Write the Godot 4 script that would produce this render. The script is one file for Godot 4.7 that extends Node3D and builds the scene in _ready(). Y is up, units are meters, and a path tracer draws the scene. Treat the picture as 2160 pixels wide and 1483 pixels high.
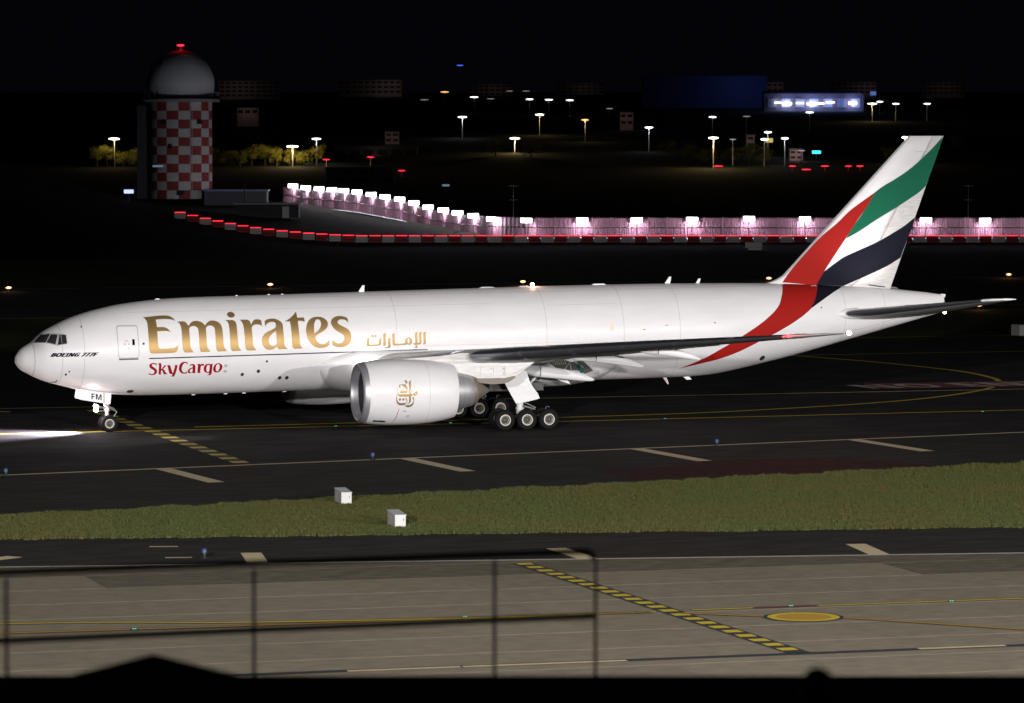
extends Node3D
# A cargo airliner taxiing at night under apron floodlights. x runs aft from the nose, y up, z towards the viewer (the airliner's left).

const CAM := Vector3(-44.47, 19.784, 258.95)
const YAW := -0.289503
const PITCH := -0.055916

var M := {}
var names := {}
var air: Node3D

# ------------------------------------------------------------------ helpers
class Mesher:
	var v := PackedVector3Array()
	var n := PackedVector3Array()
	var idx := PackedInt32Array()
	func tri(a: Vector3, b: Vector3, c: Vector3) -> void:
		var f := (c - a).cross(b - a)
		if f.length_squared() < 1e-16:
			return
		f = f.normalized()
		var k := v.size()
		v.append(a); v.append(b); v.append(c)
		n.append(f); n.append(f); n.append(f)
		idx.append(k); idx.append(k + 1); idx.append(k + 2)
	func quad(a: Vector3, b: Vector3, c: Vector3, d: Vector3) -> void:
		tri(a, b, c)
		tri(a, c, d)
	func grid(rows: Array, closed := false, skip: Variant = null) -> void:
		var w: int = rows[0].size()
		var k := v.size()
		for r in rows:
			for p in r:
				v.append(p)
				n.append(Vector3.ZERO)
		var cols := w if closed else w - 1
		for i in rows.size() - 1:
			for j in cols:
				var a := k + i * w + j
				var b := k + i * w + (j + 1) % w
				var c := a + w
				var d := b + w
				if skip != null and skip.call((v[a] + v[b] + v[c] + v[d]) * 0.25):
					continue
				for t in [[a, b, d], [a, d, c]]:
					var f: Vector3 = (v[t[2]] - v[t[0]]).cross(v[t[1]] - v[t[0]])
					if f.length_squared() < 1e-18:
						continue
					idx.append(t[0]); idx.append(t[1]); idx.append(t[2])
					n[t[0]] += f; n[t[1]] += f; n[t[2]] += f
		if closed == false and rows.size() > 0 and rows[0][0].distance_to(rows[0][w - 1]) < 1e-5:
			for i in rows.size():
				var s := n[k + i * w] + n[k + i * w + w - 1]
				n[k + i * w] = s
				n[k + i * w + w - 1] = s
		for i in range(k, v.size()):
			n[i] = n[i].normalized() if n[i].length_squared() > 0 else Vector3.UP
	func fan(row: PackedVector3Array) -> void:
		var c := Vector3.ZERO
		for p in row:
			c += p
		c /= row.size()
		for i in row.size():
			tri(c, row[i], row[(i + 1) % row.size()])
	func box(at: Vector3, size: Vector3, basis := Basis()) -> void:
		var h := size * 0.5
		var p := []
		for s in [[-1, -1, -1], [1, -1, -1], [1, 1, -1], [-1, 1, -1], [-1, -1, 1], [1, -1, 1], [1, 1, 1], [-1, 1, 1]]:
			p.append(at + basis * Vector3(h.x * s[0], h.y * s[1], h.z * s[2]))
		for f in [[0, 1, 2, 3], [5, 4, 7, 6], [4, 0, 3, 7], [1, 5, 6, 2], [3, 2, 6, 7], [4, 5, 1, 0]]:
			quad(p[f[0]], p[f[1]], p[f[2]], p[f[3]])
	func cbox(at: Vector3, size: Vector3, ch: float, basis := Basis()) -> void:   # box with chamfered upright edges and top
		var a := size.x * 0.5
		var b := size.z * 0.5
		var rows := []
		for e in [[-0.5, 0.0], [0.5 - ch / size.y, 0.0], [0.5, ch]]:
			var r := PackedVector3Array()
			var x: float = a - e[1]
			var z: float = b - e[1]
			for q in [[x - ch, -z], [x, -z + ch], [x, z - ch], [x - ch, z], [-x + ch, z], [-x, z - ch], [-x, -z + ch], [-x + ch, -z]]:
				r.append(at + basis * Vector3(q[0], size.y * e[0], q[1]))
			rows.append(r)
		for i in 2:
			for j in 8:
				var k := (j + 1) % 8
				quad(rows[i][j], rows[i][k], rows[i + 1][k], rows[i + 1][j])
		fan(rows[2])
		fan(rows[0])
	func tube(pts: Array, radii: Array, sides := 10, caps := true) -> void:
		var rows := []
		var side := Vector3.ZERO
		for i in pts.size():
			var d: Vector3 = (pts[mini(i + 1, pts.size() - 1)] - pts[maxi(i - 1, 0)]).normalized()
			if side == Vector3.ZERO:
				side = d.cross(Vector3.UP if absf(d.y) < 0.9 else Vector3.RIGHT).normalized()
			else:
				side = (side - d * side.dot(d)).normalized()
			var up := d.cross(side)
			var r: float = radii[mini(i, radii.size() - 1)]
			var row := PackedVector3Array()
			for j in sides:
				var a := TAU * j / sides
				row.append(pts[i] + (side * cos(a) + up * sin(a)) * r)
			rows.append(row)
		grid(rows, true)
		if caps:
			fan(rows[0])
			fan(rows[rows.size() - 1])
	func lathe(o: Vector3, axis: Vector3, prof: Array, sides := 48, caps := false) -> void:   # prof: [along, radius]
		var d := axis.normalized()
		var a1 := d.cross(Vector3.UP if absf(d.y) < 0.9 else Vector3.RIGHT).normalized()
		var a2 := d.cross(a1)
		var rows := []
		for p in prof:
			var row := PackedVector3Array()
			for j in sides:
				var a := TAU * j / sides
				row.append(o + d * p[0] + (a1 * cos(a) + a2 * sin(a)) * p[1])
			rows.append(row)
		grid(rows, true)
		if caps:
			fan(rows[0])
			fan(rows[rows.size() - 1])
	func prism(poly: PackedVector2Array, place: Callable, t: float) -> void:   # place(Vector2, depth) -> Vector3
		var tri_ := Geometry2D.triangulate_polygon(poly)
		for i in range(0, tri_.size(), 3):
			tri(place.call(poly[tri_[i]], t), place.call(poly[tri_[i + 1]], t), place.call(poly[tri_[i + 2]], t))
			tri(place.call(poly[tri_[i]], 0.0), place.call(poly[tri_[i + 2]], 0.0), place.call(poly[tri_[i + 1]], 0.0))
		for i in poly.size():
			var a := poly[i]
			var b := poly[(i + 1) % poly.size()]
			quad(place.call(a, 0.0), place.call(b, 0.0), place.call(b, t), place.call(a, t))
	func ball(c: Vector3, r: Vector3, rings := 10, sides := 16) -> void:
		var rows := []
		for i in rings + 1:
			var t := PI * i / rings
			var row := PackedVector3Array()
			for j in sides:
				var a := TAU * j / sides
				row.append(c + Vector3(r.x * sin(t) * cos(a), r.y * cos(t), r.z * sin(t) * sin(a)))
			rows.append(row)
		grid(rows, true)
	func done() -> ArrayMesh:
		var m := ArrayMesh.new()
		if idx.is_empty():
			return m
		var arr := []
		arr.resize(Mesh.ARRAY_MAX)
		arr[Mesh.ARRAY_VERTEX] = v
		arr[Mesh.ARRAY_NORMAL] = n
		arr[Mesh.ARRAY_INDEX] = idx
		m.add_surface_from_arrays(Mesh.PRIMITIVE_TRIANGLES, arr)
		return m

func numbered(called: String) -> String:
	if not names.has(called):
		names[called] = 0
		return called
	names[called] += 1
	return "%s_%03d" % [called, names[called]]

func put(called: String, mb: Mesher, m: Material, parent: Node3D) -> MeshInstance3D:   # a part
	return put_mesh(called, mb.done(), m, parent)

func put_mesh(called: String, mesh: Mesh, m: Material, parent: Node3D) -> MeshInstance3D:
	var o := MeshInstance3D.new()
	o.mesh = mesh
	o.material_override = m
	var k := 0
	var nm := called
	while parent.has_node(nm):
		k += 1
		nm = "%s_%03d" % [called, k]
	o.name = nm
	parent.add_child(o, true)
	return o

func tag(o: Node, label: String, category: String, group := "") -> void:
	o.set_meta("label", label)
	o.set_meta("category", category)
	if group:
		o.set_meta("group", group)

func thing(called: String, label: String, category: String, at := Vector3.ZERO, turn := 0.0, group := "") -> Node3D:
	var o := Node3D.new()
	o.name = numbered(called)
	add_child(o, true)
	o.position = at
	o.rotation.y = turn
	tag(o, label, category, group)
	return o

func struct(called: String, mb: Mesher, m: Material) -> MeshInstance3D:
	var o := MeshInstance3D.new()
	o.mesh = mb.done()
	o.material_override = m
	o.name = numbered(called)
	add_child(o, true)
	o.set_meta("kind", "structure")
	return o

func copy(o: Node3D, called: String, label: String, at: Vector3, turn := 0.0) -> Node3D:
	var c: Node3D = o.duplicate()
	c.name = numbered(called)
	add_child(c, true)
	c.position = at
	c.rotation.y = turn
	c.set_meta("label", label)
	return c

func lin(r: float, g: float, b: float) -> Color:
	return Color(r, g, b).linear_to_srgb()

func mat(r: float, g: float, b: float, rough := 0.6, metal := 0.0) -> StandardMaterial3D:
	var m := StandardMaterial3D.new()
	m.albedo_color = lin(r, g, b)
	m.roughness = rough
	m.metallic = metal
	return m

func glow(r: float, g: float, b: float, e: float) -> StandardMaterial3D:
	var m := mat(0.02, 0.02, 0.02, 0.5)
	m.emission_enabled = true
	m.emission = lin(r, g, b)
	m.emission_energy_multiplier = e
	return m

func noise_tex(sd: int, freq: float, lo: Color, hi: Color, oct := 4, size := 512) -> NoiseTexture2D:
	var f := FastNoiseLite.new()
	f.seed = sd
	f.frequency = freq
	f.fractal_octaves = oct
	f.noise_type = FastNoiseLite.TYPE_SIMPLEX_SMOOTH
	var t := NoiseTexture2D.new()
	t.width = size
	t.height = size
	t.seamless = true
	t.noise = f
	var g := Gradient.new()
	g.set_color(0, lo)
	g.set_color(1, hi)
	t.color_ramp = g
	return t

func grain(m: StandardMaterial3D, sd: int, metres: float, freq: float, lo: float, hi: float, stretch := Vector3.ONE) -> StandardMaterial3D:
	m.albedo_texture = noise_tex(sd, freq, Color(lo, lo, lo), Color(hi, hi, hi), 5)
	m.uv1_triplanar = true
	m.uv1_world_triplanar = true
	m.uv1_scale = stretch / metres
	return m

func v2(s: String) -> PackedVector2Array:   # "x,y x,y! ..." -> a closed outline, curved except at the corners marked !
	var p := PackedVector2Array()
	var corner := []
	for w in s.split(" ", false):
		corner.append(w.ends_with("!"))
		var q := w.trim_suffix("!").split(",")
		p.append(Vector2(float(q[0]), float(q[1])))
	var out := PackedVector2Array()
	var c := p.size()
	for i in c:
		var a := p[i]
		var b := p[(i + 1) % c]
		out.append(a)
		if corner[i] and corner[(i + 1) % c]:
			continue
		var ta := (b - p[(i + c - 1) % c]) * 0.5 if not corner[i] else b - a
		var tb := (p[(i + 2) % c] - a) * 0.5 if not corner[(i + 1) % c] else b - a
		var l := a.distance_to(b)
		ta = ta.limit_length(l * 1.2)
		tb = tb.limit_length(l * 1.2)
		for k in [0.25, 0.5, 0.75]:
			var t: float = k
			out.append(a * (2*t*t*t - 3*t*t + 1) + ta * (t*t*t - 2*t*t + t) + b * (3*t*t - 2*t*t*t) + tb * (t*t*t - t*t))
	return out

func cut(out: Array, outer: PackedVector2Array, holes: Array, r: Rect2, depth := 0) -> void:
	var rect := PackedVector2Array([r.position, r.position + Vector2(r.size.x, 0), r.end, r.position + Vector2(0, r.size.y)])
	var pieces: Array = Geometry2D.intersect_polygons(outer, rect)
	for h in holes:
		var next := []
		for pc in pieces:
			for q in Geometry2D.clip_polygons(pc, h):
				if Geometry2D.is_polygon_clockwise(q):
					if depth < 6:
						var half := r.size * 0.5
						for k in 4:
							cut(out, outer, holes, Rect2(r.position + Vector2(half.x * (k % 2), half.y * (k / 2)), half), depth + 1)
					return
				next.append(q)
		pieces = next
	out.append_array(pieces)

func lay(mb: Mesher, outer: PackedVector2Array, holes: Array, cell: float, place: Callable) -> void:   # lays an outline on a curved surface
	var lo := outer[0]
	var hi := outer[0]
	for p in outer:
		lo = lo.min(p)
		hi = hi.max(p)
	var pieces := []
	for i in ceili((hi.x - lo.x) / (cell * 2)):
		for j in ceili((hi.y - lo.y) / cell):
			cut(pieces, outer, holes, Rect2(lo + Vector2(i * cell * 2, j * cell), Vector2(cell * 2, cell)))
	for pc in pieces:
		var t := Geometry2D.triangulate_polygon(pc)
		if t.is_empty():
			continue
		var k := mb.v.size()
		var c := Vector2.ZERO
		for p in pc:
			var w: Array = place.call(p)
			mb.v.append(w[0])
			mb.n.append(w[1])
		for i in range(0, t.size(), 3):
			var a := mb.v[k + t[i]]
			var b := mb.v[k + t[i + 1]]
			var d := mb.v[k + t[i + 2]]
			if (d - a).cross(b - a).dot(mb.n[k + t[i]]) >= 0:
				mb.idx.append(k + t[i]); mb.idx.append(k + t[i + 1]); mb.idx.append(k + t[i + 2])
			else:
				mb.idx.append(k + t[i]); mb.idx.append(k + t[i + 2]); mb.idx.append(k + t[i + 1])

func decal(called: String, shapes: Array, m: Material, place: Callable, cell := 0.22, parent: Node3D = null) -> MeshInstance3D:
	var mb := Mesher.new()
	for s in shapes:
		var holes := []
		for i in range(1, s.size()):
			holes.append(v2(s[i]))
		lay(mb, v2(s[0]), holes, cell, place)
	return put(called, mb, m, parent if parent else air)

func letters(mb: Mesher, text: String, size: float, place: Callable, bold := true, mono := false, fat := 0.0) -> void:   # flat lettering: place(Vector2 from the middle of the text) -> [point, normal]
	var f := SystemFont.new()
	f.font_names = PackedStringArray(["Droid Sans Mono" if mono else "Droid Sans"])
	f.font_weight = 700 if bold else 400
	var tm := TextMesh.new()
	tm.font = f
	tm.text = text
	tm.font_size = 64
	tm.pixel_size = size / 46.0
	tm.depth = 0.01
	tm.curve_step = 1.0
	var arr := tm.get_mesh_arrays()
	var vs: PackedVector3Array = arr[Mesh.ARRAY_VERTEX]
	var ns: PackedVector3Array = arr[Mesh.ARRAY_NORMAL]
	var ix: PackedInt32Array = arr[Mesh.ARRAY_INDEX]
	for i in range(0, ix.size(), 3):
		if ns[ix[i]].z < 0.5:
			continue
		var q := []
		var w: Array
		for k in 3:
			w = place.call(Vector2(vs[ix[i + k]].x + fat, vs[ix[i + k]].y))
			q.append(w[0])
		if (q[2] - q[0]).cross(q[1] - q[0]).dot(w[1]) >= 0:
			mb.tri(q[0], q[1], q[2])
		else:
			mb.tri(q[0], q[2], q[1])

# ------------------------------------------------------------------ the airliner's surfaces
const ST := [[0, 4.63, 4.63, 0],
	[0.03, 4.8, 4.46, 0.22],
	[0.13, 5, 4.26, 0.5],
	[0.39, 5.33, 3.99, 0.92],
	[0.86, 5.63, 3.73, 1.38],
	[1.1, 5.78, 3.6, 1.6],
	[1.68, 6.31, 3.34, 2.02],
	[2.47, 6.76, 3.09, 2.38],
	[3.31, 7.16, 2.87, 2.62],
	[4, 7.42, 2.7, 2.77],
	[5.13, 7.74, 2.52, 2.92],
	[6.65, 8.06, 2.34, 3.03],
	[8.18, 8.26, 2.28, 3.08],
	[9.5, 8.38, 2.27, 3.1],
	[11.25, 8.46, 2.275, 3.1],
	[15.6, 8.54, 2.34, 3.1],
	[22.5, 8.68, 2.46, 3.1],
	[31.5, 8.85, 2.62, 3.1],
	[38.2, 8.95, 2.71, 3.1],
	[43.1, 8.98, 2.78, 3.1],
	[46, 8.97, 2.9, 3.07],
	[47.75, 8.96, 3.18, 2.95],
	[50.1, 8.92, 3.67, 2.66],
	[52.45, 8.86, 4.2, 2.3],
	[56, 8.68, 5.1, 1.72],
	[59.3, 8.43, 5.94, 1.15],
	[61.5, 8.2, 6.5, 0.66],
	[62.93, 7.99, 6.87, 0.2]]
var st_m := []

func hull(x: float) -> Vector3:   # crown height, keel height, half width
	if st_m.is_empty():
		for i in ST.size():
			var a: Array = ST[maxi(i - 1, 0)]
			var b: Array = ST[mini(i + 1, ST.size() - 1)]
			st_m.append([(b[1] - a[1]) / (b[0] - a[0]), (b[2] - a[2]) / (b[0] - a[0]), (b[3] - a[3]) / (b[0] - a[0])])
	x = clampf(x, 0, 62.93)
	var i := 0
	while i < ST.size() - 2 and ST[i + 1][0] < x:
		i += 1
	var h: float = ST[i + 1][0] - ST[i][0]
	var t: float = (x - ST[i][0]) / h
	var r := Vector3.ZERO
	for k in 3:
		r[k] = ST[i][k + 1] * (2*t*t*t - 3*t*t + 1) + st_m[i][k] * h * (t*t*t - 2*t*t + t) + ST[i + 1][k + 1] * (3*t*t - 2*t*t*t) + st_m[i + 1][k] * h * (t*t*t - t*t)
	return r

func hull_z(x: float, y: float) -> float:
	var r := hull(x)
	var q := (y - (r.x + r.y) * 0.5) / ((r.x - r.y) * 0.5)
	return r.z * sqrt(maxf(0.0, 1.0 - q * q))

func on_hull(side: float, off: float) -> Callable:
	return func(p: Vector2) -> Array:
		var z := hull_z(p.x, p.y)
		var nx := -(hull_z(p.x + 0.02, p.y) - hull_z(p.x - 0.02, p.y)) / 0.04
		var r := hull(p.x)
		var c := (r.x + r.y) * 0.5
		var h := (r.x - r.y) * 0.5
		var nrm := Vector3(nx, (p.y - c) * r.z * r.z / (h * h) / maxf(z, 0.05), 1.0).normalized()
		var q := Vector3(p.x, p.y, z) + nrm * off
		return [Vector3(q.x, q.y, q.z * side), Vector3(nrm.x, nrm.y, nrm.z * side)]

func hull_ring(x: float, k := 128) -> PackedVector3Array:
	var r := hull(x)
	var row := PackedVector3Array()
	for j in k + 1:
		var a := TAU * j / k
		row.append(Vector3(x, (r.x + r.y) * 0.5 + (r.x - r.y) * 0.5 * cos(a), r.z * sin(a)))
	return row

const NAC := [[19.75, 1.74], [19.85, 1.84], [20.1, 1.92], [20.6, 1.99], [21.5, 2.05], [22.7, 2.06], [24.0, 2.0], [25.0, 1.87], [25.9, 1.66]]
const EY := 2.82
const EZ := 9.6

func nac_r(x: float) -> float:
	for i in NAC.size() - 1:
		if x <= NAC[i + 1][0]:
			return lerpf(NAC[i][1], NAC[i + 1][1], clampf((x - NAC[i][0]) / (NAC[i + 1][0] - NAC[i][0]), 0, 1))
	return NAC[NAC.size() - 1][1]

func on_nacelle(side: float, off: float) -> Callable:
	return func(p: Vector2) -> Array:
		var r := nac_r(p.x)
		var dy := p.y - EY
		var z := sqrt(maxf(0.01, r * r - dy * dy))
		var nrm := Vector3(0, dy / r, z / r)
		var q := Vector3(p.x, p.y, EZ + z) + nrm * off
		return [Vector3(q.x, q.y, q.z * side), Vector3(0, nrm.y, nrm.z * side)]

func foil(t: float) -> float:   # half thickness of a symmetrical aerofoil of unit thickness ratio
	t = clampf(t, 0, 1)
	return 5.0 * (0.2969 * sqrt(t) - 0.126 * t - 0.3516 * t*t + 0.2843 * t*t*t - 0.1015 * t*t*t*t)

func fin_le(y: float) -> float:
	return 52.38 + (y - 10.43) * 0.9685 - maxf(0.0, 9.5 - y) ** 2 * 2.0

func fin_te(y: float) -> float:
	return 59.09 + (y - 8.48) * 0.370

func fin_z(x: float, y: float) -> float:
	var le := fin_le(y)
	return foil((x - le) / (fin_te(y) - le)) * 0.095 * minf(fin_te(y) - le, 7.4)

func on_fin(side: float, off: float) -> Callable:
	return func(p: Vector2) -> Array:
		return [Vector3(p.x, p.y, (fin_z(p.x, p.y) + off) * side), Vector3(0, 0, side)]

func belly(x: float) -> Vector3:   # half width, bottom, top of the wing-to-body fairing
	var t := clampf((x - 18.9) / 20.4, 0, 1)
	var e := minf(1.0, minf(t / 0.16, (1.0 - t) / 0.22))
	e = sqrt(1.0 - (1.0 - e) * (1.0 - e))
	return Vector3(2.3 + 1.22 * e, lerpf(3.9, 2.2 + 0.2 * t, e), 4.2 + 1.25 * e)

func belly_z(x: float, y: float) -> float:
	var b := belly(x)
	var q := (4.25 - y) / (4.25 - b.y) if y < 4.25 else (y - 4.25) / maxf(0.05, b.z - 4.25)
	return b.x * pow(maxf(0.0, 1.0 - pow(absf(q), 2.6)), 1.0 / 2.6)

func on_belly(side: float, off: float) -> Callable:
	return func(p: Vector2) -> Array:
		return [Vector3(p.x, p.y, (belly_z(p.x, p.y) + off) * side), Vector3(0, -0.2, side).normalized()]

# wing: z, leading edge x, chord, leading edge y, thickness, incidence
const WING := [[0.0, 20.6, 14.2, 4.15, 0.125, 0.012], [3.1, 22.07, 13.0, 4.36, 0.12, 0.01], [9.6, 26.62, 8.9, 5.08, 0.115, 0.005], [20.0, 33.9, 5.55, 6.12, 0.11, 0.0], [29.8, 40.76, 2.5, 7.06, 0.10, 0.0], [31.3, 42.1, 1.65, 7.2, 0.09, 0.0], [32.2, 43.05, 0.75, 7.29, 0.08, 0.0], [32.4, 43.4, 0.2, 7.31, 0.08, 0.0]]
const STAB := [[0.6, 53.9, 7.8, 6.72, 0.10, 0.0], [1.6, 54.7, 7.2, 6.86, 0.10, 0.0], [10.0, 61.45, 2.2, 8.04, 0.09, 0.0], [10.5, 61.95, 1.65, 8.1, 0.09, 0.0], [10.75, 62.6, 0.95, 8.13, 0.08, 0.0]]

func span(tab: Array, z: float) -> Array:
	var i := 0
	while i < tab.size() - 2 and tab[i + 1][0] < z:
		i += 1
	var t: float = clampf((z - tab[i][0]) / (tab[i + 1][0] - tab[i][0]), 0, 1)
	var o := []
	for k in 6:
		o.append(lerpf(tab[i][k], tab[i + 1][k], t))
	o[0] = z
	return o

func wing_pt(w: Array, t: float, up: float, side: float) -> Vector3:
	var c: float = w[2]
	var camber := 0.0
	var h := foil(t)
	if w[1] < 50 and camber > -1.0:   # flat-topped section
		h = 0.36 * (1.0 - pow(1.0 - minf(t / 0.22, 1.0), 2.6)) * (1.0 - smoothstep(0.5, 1.0, t)) if up > 0 else foil(t) * 1.15
	var y: float = w[3] + (camber + up * h * w[4] - t * w[5] * 1.0) * c
	return Vector3(w[1] + t * c, y, w[0] * side)

func foil_loft(tab: Array, zs: Array, t0: float, t1: float, side: float, off := 0.0, k := 22) -> Mesher:
	var mb := Mesher.new()
	var rows := []
	for z in zs:
		var w := span(tab, z)
		var row := PackedVector3Array()
		for j in k + 1:   # upper surface from the rear to the front
			var t := t0 + (t1 - t0) * (1 - sin(PI * 0.5 * j / k)) if t0 <= 0.0 else t1 + (t0 - t1) * j / k
			row.append(wing_pt(w, t, 1.0, side) + Vector3(-off, off, 0))
		for j in k + 1:
			var t := t0 + (t1 - t0) * (1 - cos(PI * 0.5 * j / k)) if t0 <= 0.0 else t0 + (t1 - t0) * j / k
			row.append(wing_pt(w, t, -1.0, side) + Vector3(-off, -off, 0))
		rows.append(row)
	mb.grid(rows, true)
	mb.fan(rows[0])
	mb.fan(rows[rows.size() - 1])
	return mb

func spots(a: float, b: float, k: int) -> Array:
	var o := []
	for i in k + 1:
		o.append(lerpf(a, b, float(i) / k))
	return o

# ------------------------------------------------------------------ terrain
func rise(s: float, l: float) -> float:
	var h := 0.0
	var tab := [[690.0, 0.0], [800.0, 3.3], [1060.0, 7.5], [2600.0, 36.5], [3300.0, 20.0]]
	for i in tab.size() - 1:
		if s > tab[i][0]:
			h = lerpf(tab[i][1], tab[i + 1][1], minf(1.0, (s - tab[i][0]) / (tab[i + 1][0] - tab[i][0])))
	var m := 0.0029 * maxf(0.0, -l - 26.0) ** 2
	m = minf(m, 15.0 + 2.0 * sin(l * 0.06)) * smoothstep(585.0, 680.0, s) * (1.0 - smoothstep(720.0, 790.0, s))
	return h + m

func sl(s: float, l: float, y := 0.0) -> Vector3:   # along and across the view, on the ground plan
	var c := cos(YAW)
	var d := sin(YAW)
	return Vector3(CAM.x - d * s + c * l, y, CAM.z - c * s - d * l)

const WIN := ["1.127,5.763! 1.606,6.237! 2.062,6.324! 1.704,5.796!", "1.745,5.807! 2.084,6.292! 2.452,6.298! 2.229,5.690!", "2.547,6.294! 2.909,6.275! 2.911,5.760! 2.353,5.660!"]
const DOOR_OUT := "5.999,6.707 6.054,6.814 6.161,6.861 6.676,6.868 7.214,6.863 7.307,6.813 7.335,6.716 7.346,5.948 7.359,5.550 7.364,5.048 7.306,4.847 7.266,4.824! 6.106,4.834! 6.034,4.946 6.016,5.367 5.997,6.160"
const DOOR_IN := "6.063,6.668 6.113,6.745 6.187,6.778 6.682,6.770 7.162,6.776 7.257,6.736 7.283,6.657 7.295,5.949 7.308,5.551 7.313,5.049 7.245,4.879 6.861,4.864 6.156,4.874 6.074,5.006 6.056,5.367 6.047,6.160"

func _ready() -> void:
	setup_view()
	setup_materials()
	flood_masts()
	build_ground()
	build_markings()
	build_viewing_roof()
	build_airliner()
	build_field_things()
	build_perimeter()
	build_radar_tower()
	build_town()
	build_people()

func setup_view() -> void:
	var cam := Camera3D.new()
	cam.name = "camera"
	add_child(cam)
	cam.position = CAM
	cam.rotation = Vector3(PITCH, YAW, 0)
	var at := CameraAttributesPhysical.new()
	at.frustum_focal_length = 24.0 * 8757.51 / 1483.0
	at.frustum_focus_distance = 268.0
	at.frustum_near = 0.5
	at.frustum_far = 6000.0
	at.exposure_aperture = 2.0
	cam.attributes = at
	cam.current = true
	var e := Environment.new()
	e.background_mode = Environment.BG_SKY
	var sky := ProceduralSkyMaterial.new()
	sky.sky_top_color = lin(0.0005, 0.0006, 0.0016)
	sky.sky_horizon_color = lin(0.0011, 0.0012, 0.0022)
	sky.sky_curve = 0.12
	sky.ground_bottom_color = lin(0.0008, 0.0008, 0.001)
	sky.ground_horizon_color = lin(0.0011, 0.0012, 0.002)
	e.sky = Sky.new()
	e.sky.sky_material = sky
	e.tonemap_mode = Environment.TONE_MAPPER_LINEAR
	e.tonemap_exposure = 1.0
	e.sdfgi_enabled = true
	e.ssao_enabled = true
	e.ssil_enabled = true
	var w := WorldEnvironment.new()
	w.name = "world"
	w.environment = e
	add_child(w)

func spot(at: Vector3, to: Vector3, energy: float, angle: float, soft: float, c := Color.WHITE, edge := 0.6) -> SpotLight3D:
	var l := SpotLight3D.new()
	l.name = "beam"
	add_child(l, true)
	l.look_at_from_position(at, to, Vector3.UP if absf((to - at).normalized().y) < 0.95 else Vector3.RIGHT)
	l.light_energy = energy
	l.light_color = c
	l.spot_angle = angle
	l.spot_angle_attenuation = edge
	l.spot_range = 900
	l.spot_attenuation = 2.0
	l.light_size = soft
	l.shadow_enabled = true
	return l

func omni(at: Vector3, energy: float, soft := 0.15, c := Color.WHITE) -> OmniLight3D:
	var l := OmniLight3D.new()
	l.name = "lamp_light"
	add_child(l, true)
	l.position = at
	l.light_energy = energy
	l.light_color = c
	l.omni_range = 120
	l.omni_attenuation = 2.0
	l.light_size = soft
	l.shadow_enabled = true
	return l

func flood_masts() -> void:   # the apron floodlights behind the viewer
	var list := [
		[Vector3(122, 0, 262), 34.0, Vector3(32, 4, 0), 29000.0, "tall apron floodlight mast behind the viewer, towards the airliner's tail"],
		[Vector3(26, 0, 292), 34.0, Vector3(28, 4, 0), 33000.0, "tall apron floodlight mast behind the viewer, level with the airliner's wing"],
		[Vector3(-72, 0, 232), 33.0, Vector3(22, 4, 0), 26500.0, "tall apron floodlight mast off to the left, ahead of the airliner's nose"]]
	for d in list:
		var o := thing("floodlight_mast", d[4], "floodlight mast", d[0], 0.0, "apron floodlight masts")
		var pole := Mesher.new()
		pole.tube([Vector3.ZERO, Vector3(0, d[1], 0)], [0.45, 0.22], 14)
		put("pole", pole, M.galvanised, o)
		var head: Vector3 = Vector3(0, d[1], 0)
		var f: Vector3 = (d[2] - d[0] - head).normalized()
		var b := Basis.looking_at(f, Vector3.UP)
		var fr := Mesher.new()
		for y in [-0.75, 0.75]:
			fr.box(head + b * Vector3(0, y, 0.1), Vector3(4.6, 0.12, 0.12), b)
		put("lamp_frame", fr, M.galvanised, o)
		for i in 4:
			for y in [-0.75, 0.75]:
				var c := head + b * Vector3(-1.65 + 1.1 * i, y, -0.25)
				var hb := Mesher.new()
				hb.box(c, Vector3(0.8, 0.7, 0.4), b)
				var h := put("lamp_housing", hb, M.dark_metal, o)
				var g := Mesher.new()
				g.box(c + f * 0.22, Vector3(0.7, 0.6, 0.03), b)
				put("lamp_face", g, M.lamp_white, h)
		# the beams point steeply down, as apron lights do: their upper edge is cut off just below the horizontal
		var flat := Vector3(f.x, 0, f.z).normalized()
		var from: Vector3 = d[0] + head + f * 0.75
		spot(from, from + flat * cos(deg_to_rad(31.0)) - Vector3(0, sin(deg_to_rad(31.0)), 0), d[3], 30.6, 1.2, Color(1.0, 0.985, 0.985), 0.22)

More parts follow.
